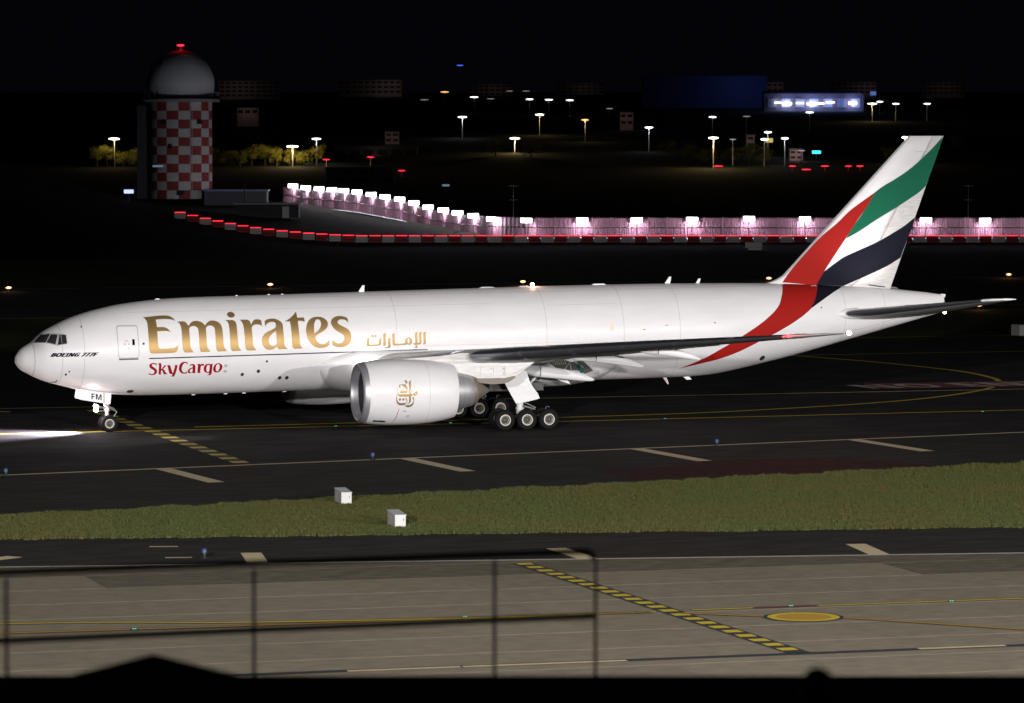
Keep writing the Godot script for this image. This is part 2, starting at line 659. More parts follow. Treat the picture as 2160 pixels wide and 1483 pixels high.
func setup_materials() -> void:
	M.white = grain(mat(0.81, 0.80, 0.795, 0.5), 30, 9.0, 0.014, 0.955, 1.0, Vector3(0.35, 1.6, 1.0))
	M.white.clearcoat_enabled = true
	M.white.clearcoat = 0.2
	M.white.clearcoat_roughness = 0.3
	M.worn_white = grain(mat(0.74, 0.725, 0.70, 0.42), 31, 3.0, 0.02, 0.86, 1.0, Vector3(0.3, 2.0, 1.0))
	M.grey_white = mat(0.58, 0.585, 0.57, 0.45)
	M.gold = mat(0.335, 0.218, 0.08, 0.48, 0.6)
	M.red = paint(0.34, 0.014, 0.011)
	M.deep_red = paint(0.30, 0.004, 0.009)
	M.green = paint(0.009, 0.125, 0.066)
	M.black_paint = paint(0.008, 0.009, 0.017)
	M.navy = paint(0.006, 0.01, 0.035)
	M.pale_grey = mat(0.45, 0.46, 0.46, 0.5)
	M.seam = mat(0.48, 0.46, 0.45, 0.7)
	M.steel = mat(0.60, 0.60, 0.62, 0.34, 1.0)
	M.slat = mat(0.36, 0.37, 0.41, 0.30, 0.9)
	M.lip = mat(0.55, 0.55, 0.57, 0.46, 0.72)
	M.core = mat(0.55, 0.55, 0.56, 0.45, 0.75)
	M.hot_metal = mat(0.30, 0.255, 0.21, 0.5, 0.6)
	M.shield = mat(0.15, 0.13, 0.11, 0.5, 0.5)
	M.dark_metal = mat(0.03, 0.03, 0.033, 0.5, 0.3)
	M.fan = mat(0.10, 0.10, 0.11, 0.35, 0.7)
	M.galvanised = mat(0.42, 0.42, 0.41, 0.5, 0.4)
	M.tyre = mat(0.010, 0.010, 0.011, 0.8)
	M.tyre.metallic_specular = 0.25
	M.rim = mat(0.62, 0.57, 0.50, 0.45)
	M.hub = mat(0.15, 0.145, 0.13, 0.4, 0.5)
	M.gear_white = mat(0.66, 0.65, 0.63, 0.4)
	M.primer = mat(0.42, 0.38, 0.27, 0.6)
	M.teal = mat(0.01, 0.14, 0.13, 0.5)
	M.bay = mat(0.09, 0.088, 0.08, 0.8)
	M.liner = mat(0.035, 0.034, 0.036, 0.6)
	M.rubber = mat(0.018, 0.018, 0.018, 0.8)
	M.glass = mat(0.004, 0.004, 0.005, 0.08)
	M.pane = mat(0.03, 0.03, 0.035, 0.05)
	M.pane.transparency = BaseMaterial3D.TRANSPARENCY_ALPHA
	M.pane.albedo_color.a = 0.86
	M.lamp_white = glow(1.0, 0.96, 0.9, 30.0)
	M.lamp_fitting = glow(0.92, 0.92, 1.0, 8.0)
	M.lamp_street = glow(1.0, 0.92, 0.78, 7.0)
	M.lamp_cool = glow(0.93, 0.93, 1.0, 4.0)
	M.lamp_dim = glow(0.75, 0.72, 0.70, 0.5)
	M.lamp_amber = glow(1.0, 0.5, 0.14, 2.0)
	M.lamp_edge = glow(1.0, 0.55, 0.28, 2.6)
	M.lamp_blue = glow(0.07, 0.16, 1.0, 1.6)
	M.lamp_green = glow(0.1, 1.0, 0.45, 0.9)
	M.lamp_red = glow(1.0, 0.02, 0.045, 2.6)
	M.lamp_taxi_blue = glow(0.02, 0.07, 0.30, 0.45)
	M.lamp_beacon = glow(1.0, 0.8, 0.66, 16.0)
	M.lamp_nav = glow(1.0, 0.03, 0.04, 9.0)
	M.lamp_landing = glow(1.0, 0.93, 1.0, 40.0)
	M.lit_cabin = glow(1.0, 0.72, 0.56, 0.95)
	M.asphalt = grain(mat(0.056, 0.052, 0.050, 0.88), 5, 14.0, 0.012, 0.7, 1.0, Vector3(0.35, 1, 1))
	M.asphalt_pale = grain(mat(0.068, 0.063, 0.059, 0.88), 6, 9.0, 0.014, 0.72, 1.0, Vector3(0.3, 1, 1))
	M.red_asphalt = grain(mat(0.105, 0.05, 0.047, 0.88), 8, 5.0, 0.02, 0.6, 1.0, Vector3(0.4, 1, 1))
	M.asphalt_far = grain(mat(0.06, 0.057, 0.056, 0.9), 7, 30.0, 0.012, 0.7, 1.0, Vector3(0.2, 1, 1))
	M.concrete = []
	for i in 5:
		var k: float = [1.0, 0.965, 1.03, 0.985, 0.95][i]
		M.concrete.append(grain(mat(0.305 * k, 0.268 * k, 0.198 * k, 0.85), 11 + i, 7.0, 0.012, 0.88, 1.0, Vector3(0.8, 1, 1)))
	M.concrete_old = grain(mat(0.225, 0.197, 0.148, 0.85), 16, 7.0, 0.02, 0.72, 1.0, Vector3(0.4, 1, 1.4))
	M.joint = mat(0.24, 0.212, 0.16, 0.9)
	M.soil = grain(mat(0.085, 0.075, 0.035, 0.95), 17, 3.0, 0.02, 0.6, 1.0)
	M.far_grass = grain(mat(0.085, 0.085, 0.036, 0.95), 18, 25.0, 0.015, 0.6, 1.0, Vector3(0.3, 1, 1))
	M.hill = grain(mat(0.045, 0.048, 0.026, 0.95), 19, 40.0, 0.02, 0.5, 1.0)
	M.grass = mat(0.092, 0.102, 0.027, 0.8)
	M.grass.vertex_color_use_as_albedo = true
	M.grass.backlight_enabled = true
	M.grass.backlight = Color(0.25, 0.3, 0.1)
	M.yellow = grain(mat(0.86, 0.66, 0.04, 0.7), 23, 2.0, 0.03, 0.8, 1.0)
	M.cream = grain(mat(0.88, 0.73, 0.44, 0.7), 24, 2.0, 0.03, 0.85, 1.0)
	M.line_white = grain(mat(0.80, 0.75, 0.66, 0.7), 25, 2.0, 0.03, 0.74, 1.0)
	M.line_black = mat(0.022, 0.023, 0.028, 0.8)
	M.line_red = grain(mat(0.30, 0.05, 0.06, 0.7), 26, 2.0, 0.03, 0.7, 1.0)
	M.orange = grain(mat(0.72, 0.40, 0.04, 0.7), 27, 1.0, 0.03, 0.75, 1.0)
	for g in [M.asphalt, M.asphalt_pale, M.asphalt_far, M.red_asphalt, M.concrete_old, M.joint, M.soil, M.far_grass, M.hill] + M.concrete:
		g.metallic_specular = 0.16
	M.rail = mat(0.012, 0.011, 0.011, 0.6)
	M.post = mat(0.16, 0.12, 0.11, 0.6)
	M.roof_dark = mat(0.010, 0.010, 0.011, 0.9)
	M.cabinet = mat(0.50, 0.49, 0.465, 0.5)
	M.cabinet_side = mat(0.56, 0.57, 0.58, 0.5)
	M.wall_pink = mat(0.42, 0.225, 0.285, 0.6)
	M.wall_beam = mat(0.14, 0.07, 0.08, 0.6)
	M.barrier_white = mat(0.58, 0.58, 0.58, 0.6)
	M.barrier_red = mat(0.30, 0.02, 0.02, 0.6)
	M.tower_white = grain(mat(0.60, 0.58, 0.55, 0.8), 41, 5.0, 0.02, 0.8, 1.0)
	M.tower_red = grain(mat(0.34, 0.04, 0.035, 0.8), 42, 5.0, 0.02, 0.75, 1.0)
	M.radome = mat(0.66, 0.66, 0.66, 0.7)
	M.trunk = mat(0.06, 0.045, 0.03, 0.9)
	M.leaf = mat(0.15, 0.15, 0.018, 0.7)
	M.leaf.backlight_enabled = true
	M.leaf.backlight = Color(0.3, 0.35, 0.08)
	M.facade = grain(mat(0.34, 0.29, 0.29, 0.8), 51, 12.0, 0.02, 0.8, 1.0)
	M.facade_blue = mat(0.16, 0.19, 0.30, 0.7)
	M.facade_dark = mat(0.05, 0.05, 0.055, 0.8)
	M.window_dark = mat(0.012, 0.011, 0.012, 0.95)
	M.skin = mat(0.42, 0.25, 0.17, 0.6)
	M.hair = mat(0.012, 0.01, 0.009, 0.7)
	M.cloth_dark = mat(0.03, 0.025, 0.03, 0.85)
	M.vest = mat(0.30, 0.36, 0.05, 0.8)
	M.stripe = mat(0.62, 0.62, 0.60, 0.5)

func paint(r: float, g: float, b: float) -> StandardMaterial3D:
	var m := mat(r, g, b, 0.55)
	m.metallic_specular = 0.17
	return m

# ------------------------------------------------------------------ ground
func flat_poly(pts: Array, y: float) -> Mesher:
	var mb := Mesher.new()
	var p := PackedVector2Array()
	for q in pts:
		p.append(Vector2(q[0], q[1]))
	var t := Geometry2D.triangulate_polygon(p)
	for i in range(0, t.size(), 3):
		var a := Vector3(p[t[i]].x, y, p[t[i]].y)
		var b := Vector3(p[t[i + 1]].x, y, p[t[i + 1]].y)
		var c := Vector3(p[t[i + 2]].x, y, p[t[i + 2]].y)
		if (c - a).cross(b - a).y > 0:
			mb.tri(a, b, c)
		else:
			mb.tri(a, c, b)
	return mb

func apron_edge(x: float) -> float:
	return 79.85 + 0.161 * x

func grass_near(x: float) -> float:
	return 67.7 + 0.172 * x if x > -14 else 65.3

func grass_far(x: float) -> float:
	return 51.2 - 0.245 * x

func build_ground() -> void:
	struct("ground", flat_poly([[-4000, 1200], [4000, 1200], [4000, -4500], [-4000, -4500]], -0.05), M.far_grass)
	struct("taxiway", flat_poly([[-400, 200], [400, 200], [400, -97], [-400, -88]], 0.0), M.asphalt)
	struct("taxiway_shoulder", flat_poly([[-200, 112], [260, 112], [260, -22.5], [61.36, 17.14], [-6.06, 30.29], [-200, 68]], 0.004), M.asphalt_pale)
	struct("runway", flat_poly([[-1500, -146], [1500, -158], [1500, -236], [-1500, -222]], 0.0), M.asphalt_far)
	struct("service_road", flat_poly([[-200, 47], [260, 121], [260, 140], [-200, 140]], 0.008), M.asphalt)
	# soil under the grass strip, then the grass standing on it
	var strip := flat_poly([[-46, 62.4], [-14, 54.6], [34, 42.9], [52, 38.6], [90, 32], [200, 12], [200, 102], [36, 74], [11, 69.7], [-14, 65.3], [-46, 64]], 0.012)
	struct("grass_strip", strip, M.soil)
	var rng := RandomNumberGenerator.new()
	rng.seed = 4
	var tuft := Mesher.new()
	for i in 7:
		var a := TAU * i / 7 + rng.randf() * 0.6
		var d := Vector3(cos(a), 0, sin(a))
		var w := Vector3(-d.z, 0, d.x) * 0.012
		var h := rng.randf_range(0.05, 0.13)
		var b := d * rng.randf_range(0.0, 0.08)
		tuft.tri(b - w, b + w, b + d * h * 0.55 + Vector3(0, h, 0))
		tuft.tri(b + d * 0.05 - w, b + d * 0.05 + w, b + d * h * 0.25 + Vector3(0, h * 0.7, 0))
	var nz := FastNoiseLite.new()
	nz.seed = 8
	nz.frequency = 0.09
	var spots_ := []
	while spots_.size() < 130000:
		var x := rng.randf_range(-30.0, 62.0)
		var z := rng.randf_range(36.0, 80.0)
		var k := nz.get_noise_2d(x * 0.4, z)
		var e := nz.get_noise_2d(x * 3.0, 50.0) + 0.6 * nz.get_noise_2d(x * 14.0, 90.0)
		if z > grass_near(x) - 0.25 + e * 0.55 or z < maxf(grass_far(x), 38.4 - (x - 52) * 0.18 if x > 52 else 0.0) + 0.3 + e * 1.2 or (x < -13 and z > 65.0):
			continue
		if rng.randf() < 0.22 - k * 0.9:
			continue
		spots_.append([x, z, k])
	var mm := MultiMesh.new()
	mm.transform_format = MultiMesh.TRANSFORM_3D
	mm.use_colors = true
	mm.mesh = tuft.done()
	mm.instance_count = spots_.size()
	for i in spots_.size():
		var q: Array = spots_[i]
		var s := rng.randf_range(0.7, 1.5)
		mm.set_instance_transform(i, Transform3D(Basis(Vector3.UP, rng.randf() * TAU).scaled(Vector3(s * 1.5, s, s * 1.5)), Vector3(q[0], 0.012, q[1])))
		var dry := clampf(0.5 + nz.get_noise_2d(q[0] * 0.9 + 300, q[1] * 1.0) * 0.9 + nz.get_noise_2d(q[0] * 5.0, q[1] * 5.0) * 0.5, 0, 1)
		var j := rng.randf_range(0.85, 1.12)
		mm.set_instance_color(i, Color(lerpf(0.9, 1.14, dry) * j, lerpf(1.0, 0.94, dry) * j, 0.9 * j))
	var g := MultiMeshInstance3D.new()
	g.multimesh = mm
	g.material_override = M.grass
	g.name = "grass"
	add_child(g, true)
	tag(g, "rough green and straw coloured grass on the strip between taxiway and service road", "grass")
	g.set_meta("kind", "stuff")
	# apron: concrete slabs with open joints
	var apron := struct("apron", flat_poly([[-110, 62.2], [200, 112.1], [200, 330], [-110, 330]], 0.012), M.joint)
	var k := 0
	for i in range(-9, 13):
		for j in range(0, 12):
			var x0 := 8.9 + i * 5.0
			var z0 := 77.0 + j * 5.0
			var p := PackedVector2Array([Vector2(x0 + 0.015, z0 + 0.015), Vector2(x0 + 4.985, z0 + 0.015), Vector2(x0 + 4.985, z0 + 4.985), Vector2(x0 + 0.015, z0 + 4.985)])
			var half := PackedVector2Array([Vector2(-200, apron_edge(-200) + 0.1), Vector2(300, apron_edge(300) + 0.1), Vector2(300, 400), Vector2(-200, 400)])
			for c in Geometry2D.intersect_polygons(p, half):
				var mb := Mesher.new()
				mb.prism(c, func(q: Vector2, y: float) -> Vector3: return Vector3(q.x, 0.0125 + y, q.y), 0.008)
				k = (k * 7 + i * 3 + j * 5 + 40) % 5
				put("concrete_slab", mb, M.concrete_old if z0 < apron_edge(x0) + 4.0 else M.concrete[k], apron)
	# hillside
	var rows := []
	for s in [590, 605, 620, 635, 650, 665, 680, 690, 700, 715, 730, 745, 760, 775, 790, 800, 850, 950, 1060, 1250, 1500, 1800, 2200, 2600, 2800, 3300, 3600]:
		var row := PackedVector3Array()
		for j in 91:
			var l := -240.0 + j * 5.0
			if j < 12:
				l -= (12 - j) * (12 - j) * 12.0
			if j > 78:
				l += (j - 78) * (j - 78) * 12.0
			row.append(sl(s, l, rise(s, l) - 0.03 if s < 3500 else -3.0))
		rows.append(row)
	var hill := Mesher.new()
	hill.grid(rows)
	struct("hillside", hill, M.hill)

func line(pts: Array, w: float, y: float, m: Material, called: String) -> MeshInstance3D:   # a painted line along [x, z] points
	var mb := Mesher.new()
	var rows := []
	for i in pts.size():
		var a := Vector2(pts[maxi(i - 1, 0)][0], pts[maxi(i - 1, 0)][1])
		var b := Vector2(pts[mini(i + 1, pts.size() - 1)][0], pts[mini(i + 1, pts.size() - 1)][1])
		var n := (b - a).normalized().orthogonal() * w * 0.5
		rows.append(PackedVector3Array([Vector3(pts[i][0] + n.x, y, pts[i][1] + n.y), Vector3(pts[i][0] - n.x, y, pts[i][1] - n.y)]))
	mb.grid(rows)
	return struct(called, mb, m)

func smooth(pts: Array, k := 8) -> Array:
	var o := []
	for i in pts.size() - 1:
		var p0 := Vector2(pts[maxi(i - 1, 0)][0], pts[maxi(i - 1, 0)][1])
		var p1 := Vector2(pts[i][0], pts[i][1])
		var p2 := Vector2(pts[i + 1][0], pts[i + 1][1])
		var p3 := Vector2(pts[mini(i + 2, pts.size() - 1)][0], pts[mini(i + 2, pts.size() - 1)][1])
		for j in k:
			var q := p1.cubic_interpolate(p2, p0, p3, float(j) / k)
			o.append([q.x, q.y])
	o.append(pts[pts.size() - 1])
	return o

func build_markings() -> void:
	line([[-200, 68.1], [-6.06, 30.29], [61.36, 17.14], [260, -21.6]], 0.42, 0.012, M.cream, "edge_marking")
	# shoulder ticks
	for i in range(-3, 6):
		var x := 3.5 + i * 15.1
		var z := 28.3 - i * 2.92
		line([[x, z], [x + 1.0, z + 9.8]], 0.95, 0.012, M.cream, "shoulder_marking")
	line([[-60, 0.4], [36, -0.2], [70, -1.6], [140, -5]], 0.4, 0.006, M.yellow, "centreline_marking")
	line(smooth([[12, -2.2], [41.2, -4.2], [53, -7.0], [65, -12.6], [74.1, -20.6], [79.3, -28.7], [81.6, -36], [82.0, -46.6], [77.8, -65.6], [66, -88]]), 0.45, 0.006, M.yellow, "lead_off_marking")
	line(smooth([[31, -24], [36, -26.5], [44, -33], [49, -44]]), 0.3, 0.006, M.line_red, "old_curve_marking")
	line([[-60, -23.5], [2.9, -22.7], [70, -22], [140, -21]], 0.4, 0.006, M.cream, "edge_marking")
	line([[3.0, -19.5], [-8, -24.5]], 0.9, 0.008, M.cream, "shoulder_marking")
	line([[26.5, -20.9], [21.5, -27]], 0.9, 0.008, M.cream, "shoulder_marking")
	for s in [[-67.0, 0.3], [-91.5, 0.3]]:
		line([[40, s[0]], [160, s[0] - 1.5]], s[1], 0.006, M.yellow, "far_edge_marking")
	line([[-1500, -147], [24, -150.4], [160, -151.3], [1500, -159]], 0.5, 0.006, M.line_white, "runway_edge_marking")
	line([[-1500, -222], [70, -221.5], [1500, -234]], 0.5, 0.006, M.line_white, "runway_edge_marking")
	# dashed holding lines: yellow bars on a black band
	for row in [[8.65, -19.0, 26.4, 2.75, 1.1], [8.65, 82.6, 115.4, 1.42, 0.74]]:
		var near: bool = row[1] > 0
		var y := 0.036 if near else 0.016
		line([[row[0] - 0.1 if near else row[0], row[1]], [row[0] + 0.75 if near else row[0], row[2]]], 0.95 if near else 1.0, y, M.line_black, "holding_line_band")
		var z: float = row[1] + 0.35
		var k := 0
		while z < row[2] - 0.5:
			var x: float = row[0] + (0.85 * (z - row[1]) / (row[2] - row[1]) - 0.1 if near else 0.0)
			line([[x - (0.34 if near else 0.48), z], [x + (0.34 if near else 0.48), z]], row[4], y + 0.004, M.yellow, "holding_line_bar")
			z += row[3]
			k += 1
	# apron lines
	line([[-110, apron_edge(-110)], [200, apron_edge(200)]], 0.4, 0.037, M.line_white, "apron_edge_marking")
	for t in [[-2.0, 74.6, -2.72, 79.2], [11.95, 76.6, 11.98, 81.6], [25.9, 78.8, 25.2, 83.7], [-12.6, 73.2, -16.5, 76.2]]:
		line([[t[0], t[1]], [t[2], t[3]]], 0.95, 0.013, M.cream, "shoulder_marking")
	line([[-5.9, 70.6], [-4.6, 70.9]], 0.35, 0.013, M.cream, "worn_marking")
	line([[-6.2, 75.6], [-5.0, 75.8]], 0.3, 0.013, M.cream, "worn_marking")
	for d in [[[[-45, 96], [-17.5, 98.13], [-8.5, 100.3], [0.86, 101.5], [8.4, 101.7]], M.yellow], [[[-45, 100], [-18, 101.1], [-8.7, 101.4], [0, 101.66], [8.2, 101.75]], M.orange]]:
		line(smooth(d[0]), 0.66, 0.036, M.line_black, "guide_line_band")
		line(smooth(d[0]), 0.3, 0.040, d[1], "guide_line")
	line([[10.0, 101.5], [60, 101.6]], 0.55, 0.036, M.line_black, "guide_line_band")
	line([[10.0, 101.5], [12.6, 101.52]], 0.26, 0.040, M.yellow, "guide_line")
	line([[12.6, 101.52], [15.4, 101.54]], 0.3, 0.040, M.line_red, "guide_line")
	line([[15.4, 101.54], [60, 101.6]], 0.26, 0.040, M.yellow, "guide_line")
	var b := smooth([[9.3, 102.4], [12.1, 104.4], [14.8, 105.7], [20.2, 111.3], [30, 122]])
	line(b, 0.5, 0.044, M.line_black, "guide_line_band")
	line(b, 0.26, 0.048, M.orange, "guide_line")
	var ring := Mesher.new()
	ring.lathe(Vector3(13.45, 0.052, 105.05), Vector3.UP, [[0, 1.1], [0.004, 1.12], [0.004, 1.42], [0, 1.44]], 48)
	struct("stand_number_ring", ring, M.yellow)
	var rim := Mesher.new()
	rim.lathe(Vector3(13.45, 0.046, 105.05), Vector3.UP, [[0, 1.4], [0.003, 1.42], [0.003, 1.58], [0, 1.6]], 48)
	struct("stand_number_outline", rim, M.line_black)
	struct("red_surface_patch", flat_poly([[26.5, 37.5], [31.0, 35.6], [36.0, 31.5], [41.0, 32.4], [45.0, 35.8], [46.5, 39.3], [40.0, 41.4], [33.0, 43.1], [27.0, 44.4]], 0.008), M.red_asphalt)
	var disc := Mesher.new()
	disc.lathe(Vector3(13.45, 0.05, 105.05), Vector3.UP, [[0, 1.11], [0.002, 1.09]], 40, true)
	struct("stand_number_disc", disc, M.orange)
	line([[-60, 115.1], [60, 115.9]], 0.6, 0.036, M.line_black, "stand_line_band")
	for s in [[-7.9, -3.7], [2.9 - 6.6 + 4.2 - 4.0, 2.9], [14.1, 17.6]]:
		if s[1] > 5 or s[0] < -5:
			line([[s[0], 115.53], [s[1], 115.55]], 0.34, 0.040, M.cream, "stand_line")
	line([[-3.6, 115.55], [2.6, 115.6]], 0.34, 0.040, M.cream, "stand_line")
	# NO ENTRY painted in white on red
	var red := struct("no_entry_panel", flat_poly([[67.6, -24.9], [100, -24.0], [100, -30.2], [69.2, -30.8]], 0.010), M.line_red)
	var mb := Mesher.new()
	letters(mb, "NO ENTRY", 4.0, func(p: Vector2) -> Array: return [Vector3(77.9 + p.x * 0.78 - p.y * 0.15, 0.015, -27.4 - p.y * 1.05), Vector3.UP])
	put("lettering", mb, M.line_white, red)

# ------------------------------------------------------------------ the dark roof the photograph is taken over
func build_viewing_roof() -> void:
	var roof := thing("flat_roof", "dark flat roof along the bottom edge, below the railing", "roof", sl(17.0, 0.0))
	var mb := Mesher.new()
	var dir := sl(1, 0) - sl(0, 0)
	var rt := sl(0, 1) - sl(0, 0)
	var b := Basis(rt, Vector3.UP, -dir)
	mb.box(b * Vector3(0, 7.4, 0.6), Vector3(34, 14.9, 40.0), b)
	put("roof_slab", mb, M.roof_dark, roof)
	var kerb := Mesher.new()
	kerb.box(b * Vector3(0, 14.81, -19.25), Vector3(34.02, 0.14, 0.34), b)
	put("roof_edge", kerb, M.roof_dark, roof)
	# railing: two rails, posts, turned away at its right end
	var r := thing("railing", "dark two-bar metal railing with slim posts, out of focus in front", "railing", sl(34.2, -4.22, 15.0))
	var o := sl(34.2, -4.22, 15.0)
	var run := func(u: float, y: float) -> Vector3:
		var s := lerpf(33.93, 35.98, (u + 260.0) / (1250.0 + 260.0))
		return sl(s, (u - 1080.0) / 8757.5 * s, y) - o
	for y in [16.03, 15.46]:
		var rail := Mesher.new()
		var p := [run.call(-260.0, y), run.call(500.0, y), run.call(1235.0 if y > 16 else 1257.0, y)]
		if y > 16:
			p.append(run.call(1248.0, y - 0.02))
			p.append(run.call(1254.0, y - 0.07))
		rail.tube(p, [0.027], 10)
		put("rail", rail, M.rail, r)
	for u in [8.0, 533.0, 1043.0, 1257.0]:
		var post := Mesher.new()
		post.tube([run.call(u, 14.85), run.call(u, 15.98)], [0.015], 10)
		put("post", post, M.post, r)
	# low pyramid rooflight
	var g := thing("rooflight", "black low pyramid rooflight poking up in front of the railing", "rooflight", sl(30.0, (318 - 1080) / 8757.5 * 30.0, 14.85))
	var py := Mesher.new()
	var q := []
	for c in [[-1.9, -0.5], [1.9, -0.5], [1.9, 0.5], [-1.9, 0.5]]:
		q.append(b * Vector3(c[0], 0.50, c[1]))
	for i in 4:
		py.tri(q[i], q[(i + 1) % 4], Vector3(0, 1.055, 0))
	put("glazing_cap", py, M.roof_dark, g)
	var base := Mesher.new()
	base.box(Vector3(0, 0.25, 0), Vector3(3.7, 0.5, 0.9), b)
	put("upstand", base, M.roof_dark, g)

# ------------------------------------------------------------------ the airliner
func build_airliner() -> void:
	air = thing("cargo_airliner", "white twin-engine cargo airliner with gold Emirates titles and a red, green and black striped tail", "airliner")
	build_fuselage()
	build_titles()
	for side in [1.0, -1.0]:
		build_wing(side)
		build_engine(side)
		build_stabiliser(side)
		build_main_gear(side)
	build_fin()
	build_nose_gear()
	build_small_parts()

func in_any(p: Vector2, polys: Array) -> bool:
	for q in polys:
		if Geometry2D.is_point_in_polygon(p, q):
			return true
	return false

func build_fuselage() -> void:
	var wins := []
	for w in WIN:
		wins.append(v2(w))
	# radome
	var rows := []
	for i in 19:
		rows.append(hull_ring(1.02 * pow(i / 18.0, 2.0)))
	var mb := Mesher.new()
	mb.grid(rows)
	put("radome", mb, M.white, air)
	rows = []
	for i in 9:
		rows.append(hull_ring(1.02 + 0.0022 * i))
	mb = Mesher.new()
	mb.grid(rows)
	put("radome_seam", mb, M.rubber, air)
	# hull, with the flight-deck windows left open
	rows = []
	for x in spots(1.038, 3.2, 62) + spots(3.3, 9.9, 44) + spots(10.4, 41.0, 60) + spots(41.3, 62.9, 80):
		rows.append(hull_ring(x, 160))
	mb = Mesher.new()
	mb.grid(rows, false, func(p: Vector3) -> bool: return p.x < 3.2 and p.y > 5.4 and in_any(Vector2(p.x, p.y), wins))
	mb.fan(hull_ring(62.9, 160))
	var hull_o := put("fuselage", mb, M.white, air)
	for side in [1.0, -1.0]:
		var fr := decal("window_frame", [["0.987,5.696! 1.107,5.771 1.590,6.249 1.660,6.290 2.101,6.361 2.520,6.361 2.921,6.307 2.957,6.260 2.935,5.751 2.886,5.719 2.305,5.602 2.188,5.648 1.703,5.758 1.460,5.762 1.208,5.732", WIN[0], WIN[1], WIN[2]]], M.pale_grey, on_hull(side, 0.012), 0.08, hull_o)
		for i in 3:
			decal("cockpit_window", [[WIN[i]]], M.pane, on_hull(side, 0.004), 0.1, hull_o)
	# flight deck floor and rear wall
	mb = Mesher.new()
	mb.box(Vector3(2.6, 5.0, 0), Vector3(2.6, 0.04, 3.4))
	mb.box(Vector3(3.9, 5.9, 0), Vector3(0.04, 1.9, 3.9))
	mb.box(Vector3(1.75, 5.5, 0), Vector3(0.35, 0.12, 2.4))
	put("flight_deck", mb, M.dark_metal, air)
	# circumferential joints
	for x in [2.62, 3.95, 24.1, 34.1, 39.35, 43.2, 55.2, 58.2]:
		mb = Mesher.new()
		rows = []
		for d in [-0.014, 0.0, 0.014]:
			var r := hull_ring(x + d, 128)
			for j in r.size():
				var c := Vector3(x + d, (hull(x).x + hull(x).y) * 0.5, 0)
				r[j] = r[j] + (r[j] - c).normalized() * (0.004 if d == 0.0 else 0.001)
			rows.append(r)
		mb.grid(rows)
		put("skin_joint", mb, M.seam, hull_o)
	# lap joints along the crown and side
	for d in [[6.8, 30.5, 7.62], [13.0, 50.0, 8.35], [34.3, 39.0, 7.75], [26.0, 39.0, 5.3]]:
		for side in [1.0, -1.0]:
			mb = Mesher.new()
			rows = []
			for x in spots(d[0], d[1], 40):
				var y: float = d[2] + (x - d[0]) * 0.012 * (1.0 if d[2] > 6 else 0.5)
				var f := on_hull(side, 0.003)
				rows.append(PackedVector3Array([f.call(Vector2(x, y))[0], f.call(Vector2(x, y + 0.016))[0]]))
			mb.grid(rows)
			put("lap_joint", mb, M.seam, hull_o)
	# wing-to-body fairing
	rows = []
	for i in 71:
		var x := 18.95 + 20.3 * (0.5 - 0.5 * cos(PI * i / 70.0))
		var b := belly(x)
		var row := PackedVector3Array()
		for j in 97:
			var a := TAU * j / 96
			var cy := cos(a)
			var sy := sin(a)
			var hy := (b.z - 4.25) if cy > 0 else (4.25 - b.y)
			row.append(Vector3(x, 4.25 + hy * signf(cy) * pow(absf(cy), 2.0 / 2.6), b.x * signf(sy) * pow(absf(sy), 2.0 / 2.6)))
		rows.append(row)
	mb = Mesher.new()
	mb.grid(rows)
	var bel := put("belly_fairing", mb, M.white, air)
	for side in [1.0, -1.0]:
		for x in [24.4, 33.4, 36.9]:
			mb = Mesher.new()
			rows = []
			for i in 25:
				var b := belly(x)
				var y := lerpf(b.y + 0.05, b.z - 0.2, i / 24.0)
				var f := on_belly(side, 0.004)
				rows.append(PackedVector3Array([f.call(Vector2(x, y))[0], f.call(Vector2(x + 0.025, y))[0]]))
			mb.grid(rows)
			put("panel_joint", mb, M.seam, bel)
		for v in [[37.6, 3.18], [38.35, 3.3]]:
			for k in 4:
				decal("vent_slot", [["%f,%f! %f,%f! %f,%f! %f,%f!" % [v[0] + k * 0.1, v[1], v[0] + k * 0.1 + 0.07, v[1] + 0.01, v[0] + k * 0.1 + 0.07, v[1] + 0.3, v[0] + k * 0.1, v[1] + 0.29]]], M.rubber, on_belly(side, 0.006), 0.3, bel)
	# crew door on the left, framed by its seal
	var door := decal("crew_door", [[DOOR_IN]], M.white, on_hull(1.0, 0.006))
	decal("door_seal", [[DOOR_OUT, DOOR_IN]], M.pale_grey, on_hull(1.0, 0.014), 0.2, door)
	decal("door_window", [["6.925,5.993! 7.086,5.991! 7.085,5.629! 6.927,5.626!"]], M.glass, on_hull(1.0, 0.016), 0.2, door)
	decal("door_sill", [["6.081,4.804! 7.303,4.811! 7.300,4.722! 6.083,4.703!"]], M.hub, on_hull(1.0, 0.02), 0.2, door)
	decal("door_handle", [["6.744,5.428 6.725,5.400 6.679,5.389 6.634,5.402 6.615,5.430 6.635,5.458 6.681,5.469 6.726,5.457"]], M.pale_grey, on_hull(1.0, 0.03), 0.2, door)
	decal("door_marking", [["6.425,5.860! 6.518,5.908 6.619,5.913 6.727,5.866! 6.637,5.877 6.516,5.875"], ["6.392,5.722! 6.499,5.724! 6.487,5.677! 6.386,5.678!"], ["6.639,5.723! 6.734,5.721! 6.732,5.678! 6.668,5.682!"]], M.deep_red, on_hull(1.0, 0.016), 0.2, door)
	decal("cabin_window", [["38.653,6.295 38.629,6.190 38.572,6.113 38.496,6.085 38.422,6.115 38.370,6.193 38.354,6.300 38.380,6.405 38.440,6.482 38.516,6.509 38.589,6.480 38.639,6.402"]], M.lit_cabin, on_hull(1.0, 0.008))
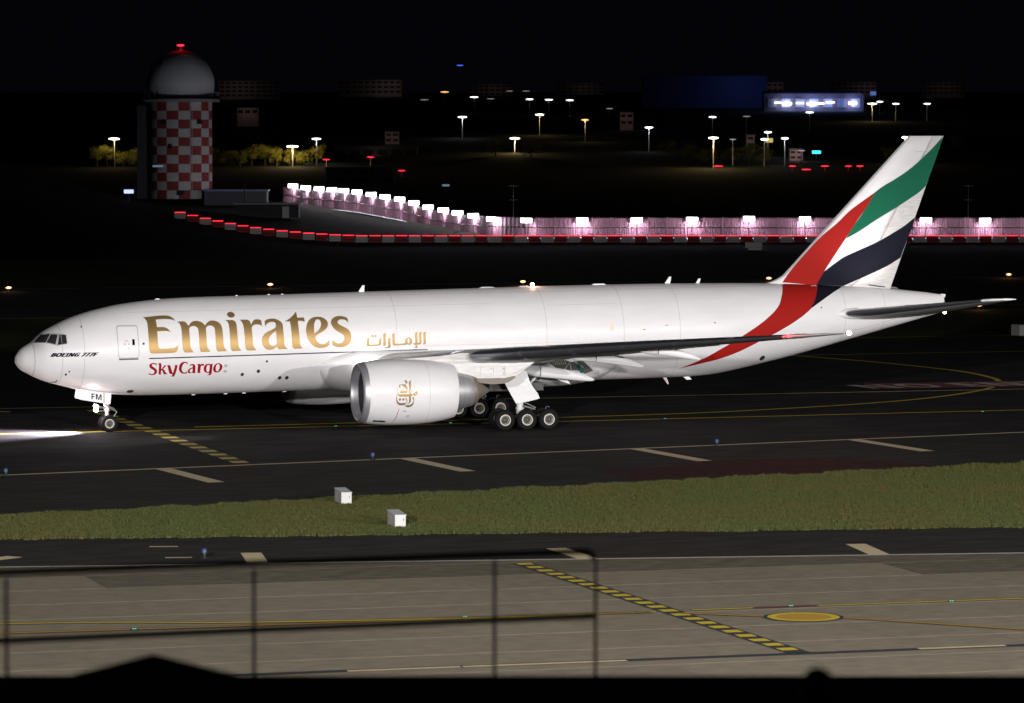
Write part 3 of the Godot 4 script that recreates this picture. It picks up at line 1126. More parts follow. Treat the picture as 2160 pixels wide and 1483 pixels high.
	# small ports and probes on the left side
	for q in [[15.59, 4.47, 0.07], [15.1, 3.83, 0.11], [14.08, 3.64, 0.11], [16.57, 3.37, 0.12], [17.04, 3.36, 0.12], [3.06, 3.99, 0.05], [2.88, 3.8, 0.07], [7.64, 5.71, 0.07], [45.6, 6.5, 0.05], [53.4, 7.35, 0.05], [53.6, 5.6, 0.05]]:
		decal("pressure_port", [[oval(q[0], q[1], q[2], q[2])]], M.rubber, on_hull(1.0, 0.007), 0.3)
	for q in [[7.1, 2.62, 0.22, 0.11], [49.4, 4.05, 0.2, 0.17]]:
		decal("outflow_vent", [[oval(q[0], q[1], q[2], q[3])]], M.rubber, on_hull(1.0, 0.007), 0.3)
	for q in [[40.6, 6.1], [42.15, 6.35]]:
		decal("placard", [["%f,%f! %f,%f! %f,%f! %f,%f!" % [q[0], q[1], q[0] + 0.22, q[1], q[0] + 0.22, q[1] + 0.06, q[0], q[1] + 0.06]]], M.orange, on_hull(1.0, 0.007), 0.3)
	mb = Mesher.new()
	mb.tube([on_hull(1.0, 0.0).call(Vector2(2.45, 3.42))[0], on_hull(1.0, 0.14).call(Vector2(2.4, 3.42))[0], on_hull(1.0, 0.16).call(Vector2(2.1, 3.40))[0]], [0.035, 0.03, 0.02], 8)
	put("pitot_probe", mb, M.dark_metal, air)

func oval(x: float, y: float, a: float, b: float) -> String:
	var s := ""
	for i in 12:
		s += "%f,%f " % [x + a * cos(TAU * i / 12), y + b * sin(TAU * i / 12)]
	return s

func build_titles() -> void:
	for t in [[["7.761,7.333! 8.253,7.371 8.749,7.420 9.127,7.427 9.431,7.392 9.634,7.283 9.735,7.154 9.785,7.089! 9.634,7.155 9.461,7.189 9.242,7.213 8.885,7.206 8.536,7.177! 8.559,6.974 8.564,6.726! 8.816,6.730 9.037,6.710 9.228,6.621 9.350,6.490 9.420,6.402! 9.279,6.458 9.103,6.482 8.834,6.475 8.554,6.463! 8.548,6.109 8.560,5.627 8.590,5.494 8.667,5.394 8.958,5.389 9.362,5.399 9.587,5.435 9.746,5.510 9.849,5.608! 9.836,5.476 9.823,5.343 9.722,5.189 9.542,5.114 8.958,5.090 8.140,5.092 8.039,5.171 7.991,5.326 7.977,5.701 7.976,6.463 7.983,6.894 7.950,7.108 7.855,7.258"]], [["9.865,7.051! 10.089,7.049 10.291,7.051 10.439,6.984 10.516,6.886 10.581,6.777! 10.701,6.927 10.875,7.043 11.106,7.079 11.369,7.026 11.535,6.916 11.642,6.780! 11.763,6.935 11.962,7.062 12.146,7.087 12.356,7.056 12.546,6.957 12.664,6.814 12.721,6.618 12.736,6.399 12.749,5.850 12.764,5.563 12.807,5.385 12.979,5.164! 12.695,5.153 12.412,5.146 12.332,5.214 12.275,5.371 12.256,5.681 12.248,6.231 12.245,6.537 12.194,6.669 12.068,6.757 11.913,6.777 11.785,6.739 11.694,6.632 11.670,6.502 11.675,5.866 11.688,5.535 11.732,5.379 11.903,5.150! 11.665,5.136 11.326,5.137 11.246,5.231 11.205,5.432 11.194,5.984 11.176,6.530 11.121,6.661 10.995,6.750 10.862,6.762 10.698,6.710 10.606,6.582 10.598,6.211 10.616,5.596 10.669,5.352 10.828,5.127! 10.580,5.120 10.286,5.120 10.195,5.204 10.139,5.360 10.110,5.670 10.102,6.218 10.095,6.653 10.059,6.827 9.986,6.957"]], [["13.150,7.455 13.265,7.571 13.431,7.601 13.577,7.546 13.646,7.417 13.572,7.289 13.382,7.242 13.223,7.304"], ["12.950,7.092! 13.178,7.100 13.450,7.096 13.576,7.030 13.659,6.888 13.673,6.714 13.679,6.277 13.695,5.770 13.717,5.504 13.784,5.325 13.910,5.178! 13.649,5.166 13.342,5.164 13.262,5.222 13.205,5.378 13.187,5.733 13.180,6.284 13.174,6.720 13.141,6.916 13.067,7.036"]], [["13.895,7.112! 14.134,7.113 14.383,7.106 14.511,7.050 14.575,6.941 14.610,6.799! 14.729,6.982 14.882,7.099 15.057,7.130 15.223,7.095 15.304,7.029! 15.305,6.866 15.314,6.681! 15.203,6.769 15.025,6.804 14.817,6.785 14.683,6.700 14.631,6.570 14.633,6.263 14.652,5.822 14.668,5.511 14.740,5.354 14.873,5.189! 14.582,5.183 14.297,5.183 14.217,5.251 14.159,5.430 14.144,5.829 14.122,6.424 14.100,6.773 14.042,6.948 13.976,7.046"]], [["15.512,7.015! 15.728,7.121 16.054,7.160 16.318,7.103 16.549,6.958 16.653,6.783 16.661,6.344 16.683,5.902 16.697,5.524 16.765,5.367 16.920,5.230! 16.618,5.228 16.362,5.232 16.269,5.308 16.200,5.416! 16.086,5.311 15.927,5.224 15.722,5.205 15.516,5.253 15.355,5.389 15.265,5.569 15.236,5.791 15.279,6.011 15.427,6.208 15.665,6.358 15.924,6.464 16.117,6.571 16.196,6.679 16.202,6.832 16.133,6.920 15.976,6.944 15.790,6.914 15.619,6.818 15.515,6.667! 15.507,6.841", "16.172,6.369! 16.025,6.287 15.833,6.136 15.721,5.961 15.681,5.784 15.700,5.629 15.789,5.494 15.926,5.452 16.063,5.478 16.183,5.566 16.195,5.799 16.186,6.131"]], [["17.637,7.562! 17.650,7.378 17.658,7.194! 17.892,7.198 18.098,7.195! 18.101,7.069 18.109,6.927! 17.950,6.973 17.816,6.992 17.666,6.987! 17.664,6.681 17.682,6.219 17.700,5.709 17.716,5.509 17.785,5.373 17.912,5.259! 17.625,5.248 17.339,5.246 17.246,5.337 17.200,5.494 17.186,5.895 17.171,6.557 17.148,6.961! 16.988,6.963 16.794,6.966! 17.077,7.104 17.333,7.274 17.496,7.413"]], [["19.632,5.803! 19.628,5.635 19.623,5.445! 19.439,5.336 19.210,5.279 18.980,5.276 18.703,5.348 18.473,5.508 18.293,5.745 18.186,5.991 18.136,6.323 18.170,6.587 18.267,6.848 18.444,7.064 18.693,7.192 18.998,7.231 19.289,7.184 19.498,7.051 19.598,6.853 19.576,6.655 19.432,6.459 19.189,6.286 18.929,6.157 18.785,6.049 18.717,5.950! 18.775,5.760 18.888,5.624 19.025,5.533 19.186,5.508 19.370,5.550 19.509,5.648", "18.678,6.194! 18.662,6.448 18.703,6.755 18.770,6.929 18.878,7.048 18.984,7.068 19.102,7.012 19.151,6.859 19.131,6.683 19.046,6.509 18.895,6.346"]], [["20.925,7.131! 20.936,6.967 20.943,6.802! 20.861,6.924 20.714,7.024 20.533,7.048 20.343,7.007 20.248,6.899 20.291,6.778 20.440,6.666 20.683,6.552 20.900,6.395 21.037,6.193 21.072,5.948 21.031,5.704 20.914,5.504 20.707,5.361 20.431,5.302 20.177,5.313 19.969,5.373 19.830,5.453! 19.824,5.632 19.830,5.829! 19.924,5.687 20.084,5.573 20.268,5.536 20.453,5.589 20.593,5.755 20.611,5.955 20.536,6.090 20.313,6.226 20.070,6.384 19.882,6.607 19.807,6.828 19.838,6.981 19.970,7.132 20.194,7.238 20.451,7.261 20.721,7.221"]]]:
		decal("title_letter", t, M.gold, on_hull(1.0, 0.006))
	decal("cheat_line", [["7.987,4.812! 13.630,4.895 19.800,4.994 26.114,5.087! 26.117,5.038! 19.803,4.927 13.633,4.825 7.989,4.743!"]], M.navy, on_hull(1.0, 0.006))
	for t in [[["8.467,4.455! 8.476,4.379 8.472,4.291! 8.395,4.393 8.292,4.420 8.194,4.384 8.199,4.295 8.332,4.204 8.494,4.074 8.544,3.945 8.520,3.817 8.404,3.728 8.230,3.706 8.042,3.761! 8.027,3.825 8.033,3.889! 8.118,3.798 8.247,3.775 8.354,3.833 8.381,3.935 8.309,4.026 8.110,4.144 8.020,4.273 8.042,4.399 8.163,4.473 8.314,4.483"]], [["8.567,4.461! 8.743,4.471 8.785,4.400 8.801,4.081! 8.888,4.195 8.979,4.328! 9.106,4.326! 9.037,4.230 8.899,4.067! 9.002,4.039 9.066,3.910 9.224,3.745! 9.034,3.743 8.963,3.809 8.883,3.965 8.802,4.017! 8.803,3.812 8.857,3.746! 8.661,3.737! 8.651,3.814 8.629,4.351"]], [["9.156,4.325! 9.333,4.327 9.393,4.211 9.492,3.954 9.573,3.798! 9.614,4.003 9.659,4.207 9.637,4.329! 9.789,4.332 9.825,4.255 9.792,4.000 9.741,3.769 9.685,3.614 9.651,3.589 9.461,3.587! 9.529,3.643 9.554,3.746! 9.385,3.775 9.307,3.906 9.217,4.189"]], [["10.464,4.497! 10.468,4.434 10.468,4.358! 10.365,4.448 10.252,4.438 10.147,4.300 10.108,4.096 10.169,3.916 10.292,3.836 10.404,3.860 10.486,3.923! 10.488,3.858 10.488,3.794! 10.352,3.763 10.145,3.787 9.975,3.945 9.925,4.151 9.965,4.354 10.108,4.504 10.297,4.533"]], [["10.615,4.330! 10.751,4.386 10.879,4.363 10.961,4.285 10.987,4.132 10.998,3.900 11.041,3.788! 10.883,3.794 10.803,3.821! 10.681,3.777 10.561,3.818 10.516,3.922 10.562,4.050 10.695,4.124 10.797,4.173 10.797,4.276 10.718,4.302 10.615,4.228!", "10.811,4.104! 10.679,4.022 10.637,3.933 10.686,3.842 10.775,3.840 10.819,3.904"]], [["11.069,4.373! 11.234,4.377 11.289,4.331! 11.387,4.385 11.514,4.377! 11.525,4.301 11.500,4.238! 11.396,4.265 11.336,4.215 11.326,4.049 11.320,3.869 11.367,3.790! 11.150,3.794! 11.140,4.001 11.140,4.282"]], [["12.087,4.393! 12.073,4.240 12.078,3.932 12.065,3.725 11.988,3.636 11.797,3.634! 11.878,3.690 11.929,3.793! 11.802,3.787 11.628,3.850 11.540,3.993 11.541,4.198 11.645,4.337 11.820,4.385 11.937,4.345!", "11.900,4.269! 11.774,4.309 11.709,4.170 11.701,3.990 11.765,3.873 11.870,3.853 11.906,3.987"]], [["12.442,4.412 12.639,4.345 12.728,4.190 12.696,3.998 12.561,3.846 12.388,3.797 12.213,3.865 12.145,4.021 12.176,4.226 12.293,4.364", "12.434,4.349 12.529,4.283 12.555,4.129 12.510,3.950 12.429,3.874 12.331,3.953 12.302,4.108 12.338,4.274"]]]:
		decal("subtitle_letter", t, M.deep_red, on_hull(1.0, 0.006))
	for t in [["13.054,4.228 13.045,4.173 13.008,4.133 12.955,4.119 12.898,4.135 12.854,4.176 12.834,4.232 12.844,4.287 12.881,4.326 12.935,4.340 12.991,4.324 13.035,4.283"], ["13.057,3.868 13.047,3.819 13.010,3.783 12.954,3.771 12.894,3.785 12.847,3.822 12.826,3.872 12.835,3.921 12.873,3.956 12.930,3.968 12.989,3.954 13.035,3.917"]]:
		decal("subtitle_dot", [t], M.pale_grey, on_hull(1.0, 0.006))
	for t in [[["26.059,6.180! 25.996,6.122 25.980,5.809 25.991,5.514 25.966,5.415 25.895,5.387 25.752,5.389! 25.813,5.427 25.832,5.555 25.825,5.909 25.821,6.086 25.875,6.163 25.968,6.181"]], [["25.494,6.159! 25.434,6.091 25.435,5.719 25.425,5.493! 25.527,5.501 25.546,5.560 25.528,5.816 25.545,6.070 25.600,6.163 25.682,6.175 25.770,6.168! 25.710,6.107 25.695,5.813 25.700,5.498 25.650,5.410 25.549,5.382 25.264,5.377 25.151,5.408! 25.139,5.517! 25.181,5.477 25.252,5.476 25.282,5.525 25.273,5.820 25.269,6.035 25.314,6.142 25.397,6.166"], ["25.438,5.340! 25.409,5.276 25.451,5.225 25.422,5.186 25.249,5.185! 25.297,5.248 25.295,5.317 25.346,5.342"]], [["23.993,6.118! 23.940,6.064 23.941,5.741 23.950,5.466! 24.245,5.462 24.590,5.486 24.620,5.574 24.621,5.692 24.673,5.789 24.796,5.846 24.918,5.854 25.038,5.764 25.082,5.646 25.068,5.508 25.009,5.401 24.897,5.373 24.754,5.414! 24.694,5.376 24.247,5.359 23.861,5.349 23.799,5.410 23.767,5.587 23.763,5.940 23.777,6.057 23.831,6.124", "24.835,5.783 24.895,5.707 24.905,5.609 24.885,5.511 24.835,5.462 24.783,5.512 24.773,5.650 24.794,5.738"]], [["23.719,5.827! 23.657,5.775 23.652,5.550 23.662,5.353 23.630,5.235 23.541,5.177 23.317,5.180! 23.291,5.240 23.294,5.289! 23.356,5.249 23.437,5.253 23.496,5.316 23.489,5.552 23.495,5.748 23.537,5.826 23.638,5.834"]], [["23.415,6.126! 23.352,6.073 23.337,5.751 23.342,5.436 23.313,5.358 23.252,5.343 23.110,5.342! 23.166,5.400 23.166,5.753 23.175,6.046 23.223,6.119 23.304,6.132"]], [["22.312,5.821! 22.250,5.767 22.242,5.669 22.248,5.430! 22.623,5.438 22.805,5.445 22.865,5.483 22.882,5.679 22.918,5.796 22.990,5.838 23.105,5.832! 23.049,5.755 23.043,5.559 23.018,5.422 22.907,5.355 22.624,5.339 22.033,5.323! 22.077,5.397 22.076,5.672 22.099,5.789 22.180,5.823"], ["22.548,5.962 22.524,5.910 22.469,5.889 22.415,5.911 22.395,5.964 22.419,6.016 22.474,6.037 22.528,6.014"], ["22.736,5.961 22.712,5.909 22.657,5.888 22.603,5.910 22.583,5.963 22.607,6.015 22.662,6.036 22.716,6.013"]]]:
		decal("arabic_letter", t, M.gold, on_hull(1.0, 0.006))
	for side in [1.0, -1.0]:
		decal("red_stripe", [["51.359,8.986! 51.029,8.686 50.692,8.170 50.294,7.537 49.727,7.007 48.835,6.371 47.694,5.681 46.720,5.115 45.949,4.684 44.900,4.094 43.477,3.474! 44.656,3.743 46.305,4.145 47.648,4.645 48.842,5.212 50.018,5.763 51.541,6.557 52.579,7.258 52.975,7.759 53.332,8.340 53.690,8.783!"]], M.red, on_hull(side, 0.012), 0.14)
		decal("black_stripe", [["53.663,8.775! 55.483,8.663! 54.544,8.304 53.541,7.807 52.558,7.259! 52.952,7.862 53.337,8.394"]], M.black_paint, on_hull(side, 0.012), 0.14)
	var mb := Mesher.new()
	var f := on_hull(1.0, 0.022)
	for fat in [-0.03, 0.0, 0.03]:
		letters(mb, "BOEING 777F", 0.36, func(p: Vector2) -> Array: return f.call(Vector2(3.34 + p.x * 0.88 + p.y * 0.5, 5.06 + p.y * 0.66 + p.x * 0.012)), true, false, fat)
	put("type_lettering", mb, M.black_paint, air)
	mb = Mesher.new()
	letters(mb, "A6-EFM", 0.34, func(p: Vector2) -> Array: return f.call(Vector2(51.430 + p.x * 0.95, -0.1 + 5.580 + p.y + p.x * 0.02)))
	put("registration_lettering", mb, M.deep_red, air)

func build_wing(side: float) -> void:
	var zs := [0.0, 1.5, 3.1, 4.5, 6.0, 7.8, 9.6, 11.5, 13.5, 15.5, 17.5, 20.0, 22.5, 25.0, 27.5, 29.8, 30.6, 31.3, 31.8, 32.2, 32.4]
	var mb := foil_loft(WING, zs, 0.0, 1.0, side, 0.0, 22)
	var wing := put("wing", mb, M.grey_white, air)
	# leading-edge slats, extended a little and drooped
	for d in [[4.0, 8.6, 0.16]] + spots(0, 5, 5).map(func(i: float) -> Array: return [10.3 + i * 3.2, 10.3 + i * 3.2 + 3.19, 0.17]):
		var rows := []
		for z in spots(d[0], d[1], 6):
			var w := span(WING, z)
			var c: float = minf(w[2], 8.2)
			var row := PackedVector3Array()
			var base := Vector3(w[1] - 0.035 * c, w[3] - 0.004 * c, z * side)
			var prof := []
			for k in 11:
				var t := 0.18 * (1.0 - sin(PI * 0.5 * k / 10))
				prof.append(Vector2(t, (0.36 * (1.0 - pow(1.0 - minf(t / 0.20, 1.0), 2.2)) + 0.03) * w[4]))
			for k in range(1, 8):
				var t := 0.065 * (1.0 - cos(PI * 0.5 * k / 7))
				prof.append(Vector2(t, -foil(t) * w[4] * 1.55))
			prof.append(Vector2(0.07, -0.004))
			prof.append(Vector2(0.13, 0.01))
			for q in prof:
				var r: Vector2 = (q - Vector2(0.145, 0.03)).rotated(0.03) + Vector2(0.145, 0.03)
				row.append(base + Vector3(r.x * c, r.y * c, 0))
			rows.append(row)
		mb = Mesher.new()
		mb.grid(rows, true)
		var s := put("slat", mb, M.slat, air)
		for row in [rows[0], rows[6]]:
			mb = Mesher.new()
			for k in row.size() - 2:
				mb.tri(row[row.size() - 2], row[k], row[k + 1])
			put("slat_end", mb, M.primer if d[0] > 10 and d[0] < 11 and row == rows[0] else M.slat, s)
	# flaps, a little extended, and aileron
	for d in [[3.6, 9.3, 0.26, 0.04], [10.2, 20.6, 0.24, 0.07], [21.0, 26.8, 0.22, 0.03]]:
		var rows := []
		for z in spots(d[0], d[1], 8):
			var w := span(WING, z)
			var row := PackedVector3Array()
			var c: float = minf(w[2], 8.6)
			var o := wing_pt(w, 1.0 - d[2], 0.0, side) + Vector3(d[3] * c * 0.42, -0.02 * c * d[3] * 6.0 - 0.03, 0)
			for k in 20:
				var a := TAU * k / 20
				var t := 0.5 - 0.5 * cos(a)
				var y := foil(t) * 0.11 * (1.0 if a < PI else -1.0)
				var r := Vector2(t, y).rotated(-d[3] * 0.9)
				row.append(o + Vector3(r.x, r.y, 0) * c * d[2])
			rows.append(row)
		mb = Mesher.new()
		mb.grid(rows, true)
		mb.fan(rows[0])
		mb.fan(rows[8])
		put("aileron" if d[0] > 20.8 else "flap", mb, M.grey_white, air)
	# flap track fairings: fixed nose and drooping tail, a dark gap between
	for d in [[5.4, 31.6, 32.9, 36.6, 3.88, 3.66, 3.06, 0.37], [13.0, 32.2, 34.2, 37.4, 5.12, 5.0, 4.36, 0.33], [18.6, 35.0, 36.4, 39.2, 5.78, 5.66, 5.08, 0.28]]:
		for part in 2:
			var rows := []
			for i in 25:
				var t := i / 24.0
				var x: float = lerpf(d[1], d[2] - 0.03, t) if part == 0 else lerpf(d[2] + 0.03, d[3], t)
				var y: float = lerpf(d[4], d[5], t) if part == 0 else lerpf(d[5], d[6], t * t * 0.4 + t * 0.6)
				var r: float = d[7] * (sqrt(1.0 - pow(1.0 - t, 2.2)) if part == 0 else sqrt(maxf(0.0004, 1.0 - pow(t, 2.4))))
				var row := PackedVector3Array()
				for k in 24:
					var a := TAU * k / 24
					row.append(Vector3(x, y + cos(a) * r * (1.0 if part == 0 else lerpf(1.0, 0.9, t)), (d[0] + sin(a) * r * 0.72) * side))
				rows.append(row)
			mb = Mesher.new()
			mb.grid(rows, true)
			mb.fan(rows[24])
			if part == 1:
				mb.fan(rows[0])
			put("flap_track_fairing", mb, M.white if part else M.grey_white, air)
	# navigation light at the root of the raked tip, strobe at its rear end
	mb = Mesher.new()
	mb.ball(Vector3(40.72, 7.05, 29.98 * side), Vector3(0.15, 0.10, 0.2), 8, 12)
	put("navigation_light", mb, M.lamp_nav if side > 0 else M.lamp_green, air)
	mb = Mesher.new()
	mb.ball(Vector3(43.58, 7.3, 32.36 * side), Vector3(0.14, 0.12, 0.12), 8, 12)
	put("wingtip_light", mb, M.lamp_landing, air)
	if side > 0:
		omni(Vector3(40.4, 7.05, 30.15), 1.6, 0.1, Color(1, 0.1, 0.1))
		omni(Vector3(43.8, 7.3, 32.5), 1.6, 0.1, Color(1, 0.97, 0.92))
	# landing light in the wing root
	mb = Mesher.new()
	mb.lathe(Vector3(22.02, 4.42, 3.72 * side), Vector3(-1, 0, 0.35 * side), [[0, 0.0], [0.02, 0.13], [-0.02, 0.17], [-0.10, 0.17]], 20)
	put("landing_light", mb, M.lamp_landing, air)
	if side > 0:
		spot(Vector3(21.8, 4.42, 3.82), Vector3(0, 0.5, 9.0), 250.0, 14.0, 0.3, Color(1.0, 0.95, 0.97))
		omni(Vector3(21.72, 4.43, 3.98), 1.0, 0.12, Color(1.0, 0.93, 0.97))

func build_engine(side: float) -> void:
	var o := Vector3(0, EY, EZ * side)
	var ax := Vector3(1, 0, 0)
	# intake lip of bare metal
	var lip := []
	for q in [[20.25, 1.59], [20.0, 1.62], [19.82, 1.665], [19.75, 1.71], [19.76, 1.765], [19.85, 1.84], [20.0, 1.885], [20.14, 1.925]]:
		lip.append(q)
	var mb := Mesher.new()
	mb.lathe(o, ax, lip, 96)
	var l := put("intake_lip", mb, M.lip, air)
	mb = Mesher.new()
	mb.lathe(o, ax, [[20.14, 1.925], [20.3, 1.95], [20.6, 1.99], [21.0, 2.022], [21.5, 2.05], [22.1, 2.062], [22.7, 2.06], [23.4, 2.035], [24.0, 2.0], [24.5, 1.945], [25.0, 1.87], [25.5, 1.77], [25.9, 1.66], [25.9, 1.60], [25.0, 1.72]], 96)
	var cowl := put("engine_cowl", mb, M.white, air)
	for x in [21.9, 23.95]:
		mb = Mesher.new()
		mb.lathe(o, ax, [[x - 0.010, nac_r(x) + 0.001], [x, nac_r(x) + 0.004], [x + 0.010, nac_r(x) + 0.001]], 96)
		put("cowl_joint", mb, M.seam, cowl)
	# intake duct, fan blades and spinner
	mb = Mesher.new()
	mb.lathe(o, ax, [[20.25, 1.59], [20.7, 1.58], [21.1, 1.60], [21.9, 1.62], [22.0, 1.55]], 64)
	put("intake_duct", mb, M.liner, cowl)
	mb = Mesher.new()
	for k in 22:
		var a0 := TAU * k / 22
		var rows := []
		for i in 9:
			var r := lerpf(0.5, 1.59, i / 8.0)
			var tw := lerpf(0.25, 1.05, i / 8.0)
			var a := a0 + 0.10 * sin(PI * i / 8.0)
			var rad := Vector3(0, cos(a), sin(a) * side)
			var tan_ := Vector3(0, -sin(a), cos(a) * side)
			var ch := (ax * cos(tw) + tan_ * sin(tw)) * lerpf(0.16, 0.26, i / 8.0)
			var c := o + ax * 21.65 + rad * r
			rows.append(PackedVector3Array([c - ch, c + tan_ * 0.02, c + ch]))
		mb.grid(rows)
	put("fan_blades", mb, M.fan, cowl)
	mb = Mesher.new()
	mb.lathe(o, ax, [[20.95, 0.01], [21.05, 0.12], [21.25, 0.28], [21.5, 0.43], [21.75, 0.52]], 40)
	put("spinner", mb, M.fan, cowl)
	mb = Mesher.new()
	mb.lathe(o, ax, [[22.0, 1.6], [22.01, 0.4]], 40)
	put("fan_stator", mb, M.bay, cowl)
	# core cowl, nozzle and plug
	mb = Mesher.new()
	mb.lathe(o, ax, [[24.8, 1.36], [25.6, 1.30], [26.2, 1.19], [26.75, 1.06], [27.1, 0.97], [27.1, 0.92]], 64)
	var core := put("core_cowl", mb, M.core, air)
	mb = Mesher.new()
	mb.lathe(o, ax, [[25.2, 1.62], [25.4, 1.3]], 48)
	put("bypass_duct", mb, M.bay, core)
	mb = Mesher.new()
	mb.lathe(o, ax, [[27.0, 0.955], [27.15, 0.95], [27.42, 0.87], [27.42, 0.82], [27.0, 0.84]], 64)
	put("exhaust_nozzle", mb, M.hot_metal, core)
	mb = Mesher.new()
	mb.lathe(o, ax, [[27.0, 0.80], [27.35, 0.72], [27.8, 0.45], [28.15, 0.2], [28.3, 0.1], [28.33, 0.01]], 48)
	put("exhaust_plug", mb, M.hot_metal, core)
	for q in [[26.42, 1.12], [26.78, 1.03]]:
		mb = Mesher.new()
		mb.lathe(o, ax, [[q[0] - 0.01, q[1] + 0.002], [q[0], q[1] + 0.035], [q[0] + 0.01, q[1] + 0.0]], 64)
		put("core_joint", mb, M.hub, core)
	# emblem on the cowl
	decal("emblem", [["22.381,3.699! 22.439,3.605 22.500,3.534! 22.432,3.455! 22.364,3.513 22.296,3.615!"], ["22.360,3.475! 22.408,3.466! 22.370,3.358! 22.335,3.371!"], ["22.044,3.410! 22.144,3.432 22.289,3.406 22.396,3.311 22.461,3.153 22.455,3.012 22.396,2.918 22.298,2.869 22.037,2.874 21.915,2.943! 21.989,2.981 22.055,3.011! 22.235,3.013 22.398,3.013! 22.417,3.075 22.324,3.202 22.215,3.290 22.107,3.375!"], ["22.045,3.418! 21.952,3.381 21.914,3.303 21.942,3.233 22.023,3.158! 22.008,3.239 22.005,3.317 22.049,3.363!"], ["22.244,3.235! 22.279,3.219! 22.096,3.021! 22.048,3.032!"], ["22.796,3.707! 22.708,3.600 22.695,3.383 22.680,3.133 22.652,3.040 22.560,2.947 22.461,2.889! 22.442,2.905! 22.545,2.994 22.562,3.230 22.566,3.494 22.598,3.571 22.687,3.632"], ["21.762,3.220! 21.835,3.203 21.859,3.101 21.842,2.960 21.882,2.856 21.947,2.803 22.232,2.807 22.559,2.808! 22.584,2.883 22.658,2.961 22.780,3.061! 22.792,3.037! 22.699,2.944 22.673,2.805! 22.830,2.802! 22.691,2.675! 22.673,2.596 22.674,2.355 22.612,2.260 22.465,2.162! 22.442,2.182! 22.552,2.293 22.557,2.502 22.544,2.654! 22.234,2.660 21.972,2.664 21.865,2.738 21.816,2.866 21.821,3.086 21.809,3.172"], ["23.056,2.976 23.105,2.920 23.088,2.809 23.014,2.723 22.906,2.699 22.839,2.751 22.831,2.831 22.906,2.908 22.990,2.962", "22.963,2.863 23.030,2.842 23.008,2.795 22.947,2.784 22.918,2.821"], ["21.974,2.601! 22.067,2.495! 21.979,2.376! 21.884,2.499!"], ["22.189,2.597! 22.280,2.491! 22.192,2.380! 22.100,2.494!"], ["21.702,2.789! 21.775,2.763 21.793,2.692 21.788,2.532 21.827,2.403 21.906,2.305 21.991,2.264 22.187,2.260 22.349,2.273 22.418,2.352! 22.389,2.425 22.341,2.474 22.325,2.602! 22.383,2.569 22.432,2.480 22.445,2.360 22.400,2.248 22.295,2.136! 22.199,2.122 21.970,2.126 21.830,2.226 21.756,2.357 21.742,2.613 21.751,2.724"], ["22.782,2.673! 22.850,2.608 22.875,2.495 22.879,2.334 22.850,2.173 22.761,2.062 22.605,1.992 22.425,1.990! 22.306,2.112! 22.526,2.115 22.670,2.153 22.793,2.256 22.848,2.383 22.831,2.448 22.770,2.514!"]], M.gold, on_nacelle(side, 0.008), 0.15, cowl)
	decal("warning_stripe", [["21.95,1.9! 21.98,1.9! 21.9,1.3! 21.78,0.95! 21.75,0.95! 21.86,1.3!"]], M.deep_red, on_nacelle(side, 0.008), 0.15, cowl)
	decal("placard", [["22.2,1.72! 22.24,1.72! 22.24,1.77! 22.2,1.77!"], ["22.3,1.72! 22.44,1.72! 22.44,1.77! 22.3,1.77!"], [oval(22.62, 1.41, 0.09, 0.06), oval(22.62, 1.41, 0.065, 0.04)]], M.hub, on_nacelle(side, 0.008), 0.15, cowl)
	decal("nacelle_strake", [["20.52,1.18! 21.3,1.12! 21.28,1.02! 20.5,1.08!"]], M.black_paint, on_nacelle(side, 0.012), 0.15, cowl)
	decal("access_panel", [["22.9,3.55! 23.4,3.56! 23.42,3.05! 22.92,3.04!", "22.91,3.54! 23.39,3.55! 23.41,3.06! 22.93,3.05!"]], M.seam, on_nacelle(side, 0.004), 0.15, cowl)
	decal("access_panel", [["20.48,2.78! 21.9,2.82! 21.9,2.806! 20.48,2.766!"]], M.seam, on_nacelle(side, 0.004), 0.15, cowl)
	# pylon
	var py := v2("21.6,4.78! 22.4,4.86 23.4,4.93! 25.0,5.02! 26.4,5.2! 31.5,4.9! 31.35,4.62! 30.85,4.27! 30.45,4.03! 29.9,3.72! 29.2,3.58! 27.28,3.6! 27.15,3.75! 25.77,4.08! 24.2,4.5! 22.6,4.72!")
	mb = Mesher.new()
	mb.prism(py, func(p: Vector2, d: float) -> Vector3: return Vector3(p.x, p.y, side * (EZ + (d - 0.5) * 0.62 * clampf((p.x - 21.5) / 1.6, 0.15, 1.0) * clampf((32.2 - p.x) / 1.8, 0.25, 1.0))), 1.0)
	var pylon := put("pylon", mb, M.worn_white, air)
	var hs := v2("27.16,3.70! 27.3,3.34! 28.4,3.2! 29.1,3.23! 29.5,3.3! 29.98,3.6! 29.9,3.715! 29.2,3.575! 27.28,3.595!")
	mb = Mesher.new()
	mb.prism(hs, func(p: Vector2, d: float) -> Vector3: return Vector3(p.x, p.y, side * (EZ + (d - 0.5) * 0.5)), 1.0)
	put("heat_shield", mb, M.shield, pylon)
	for x in [27.25, 27.68, 28.5, 29.25]:
		mb = Mesher.new()
		mb.box(Vector3(x, 4.0, side * (EZ + 0.312)), Vector3(0.016, 0.62, 0.006))
		put("panel_joint", mb, M.seam, pylon)
	for y in [3.72, 4.3]:
		mb = Mesher.new()
		mb.box(Vector3(28.4, y, side * (EZ + 0.312)), Vector3(2.3, 0.014, 0.006))
		put("panel_joint", mb, M.seam, pylon)
	for x in [28.35, 29.15]:
		for y in [3.85, 4.18]:
			mb = Mesher.new()
			mb.box(Vector3(x, y, side * (EZ + 0.315)), Vector3(0.12, 0.03, 0.012))
			put("latch", mb, M.hub, pylon)

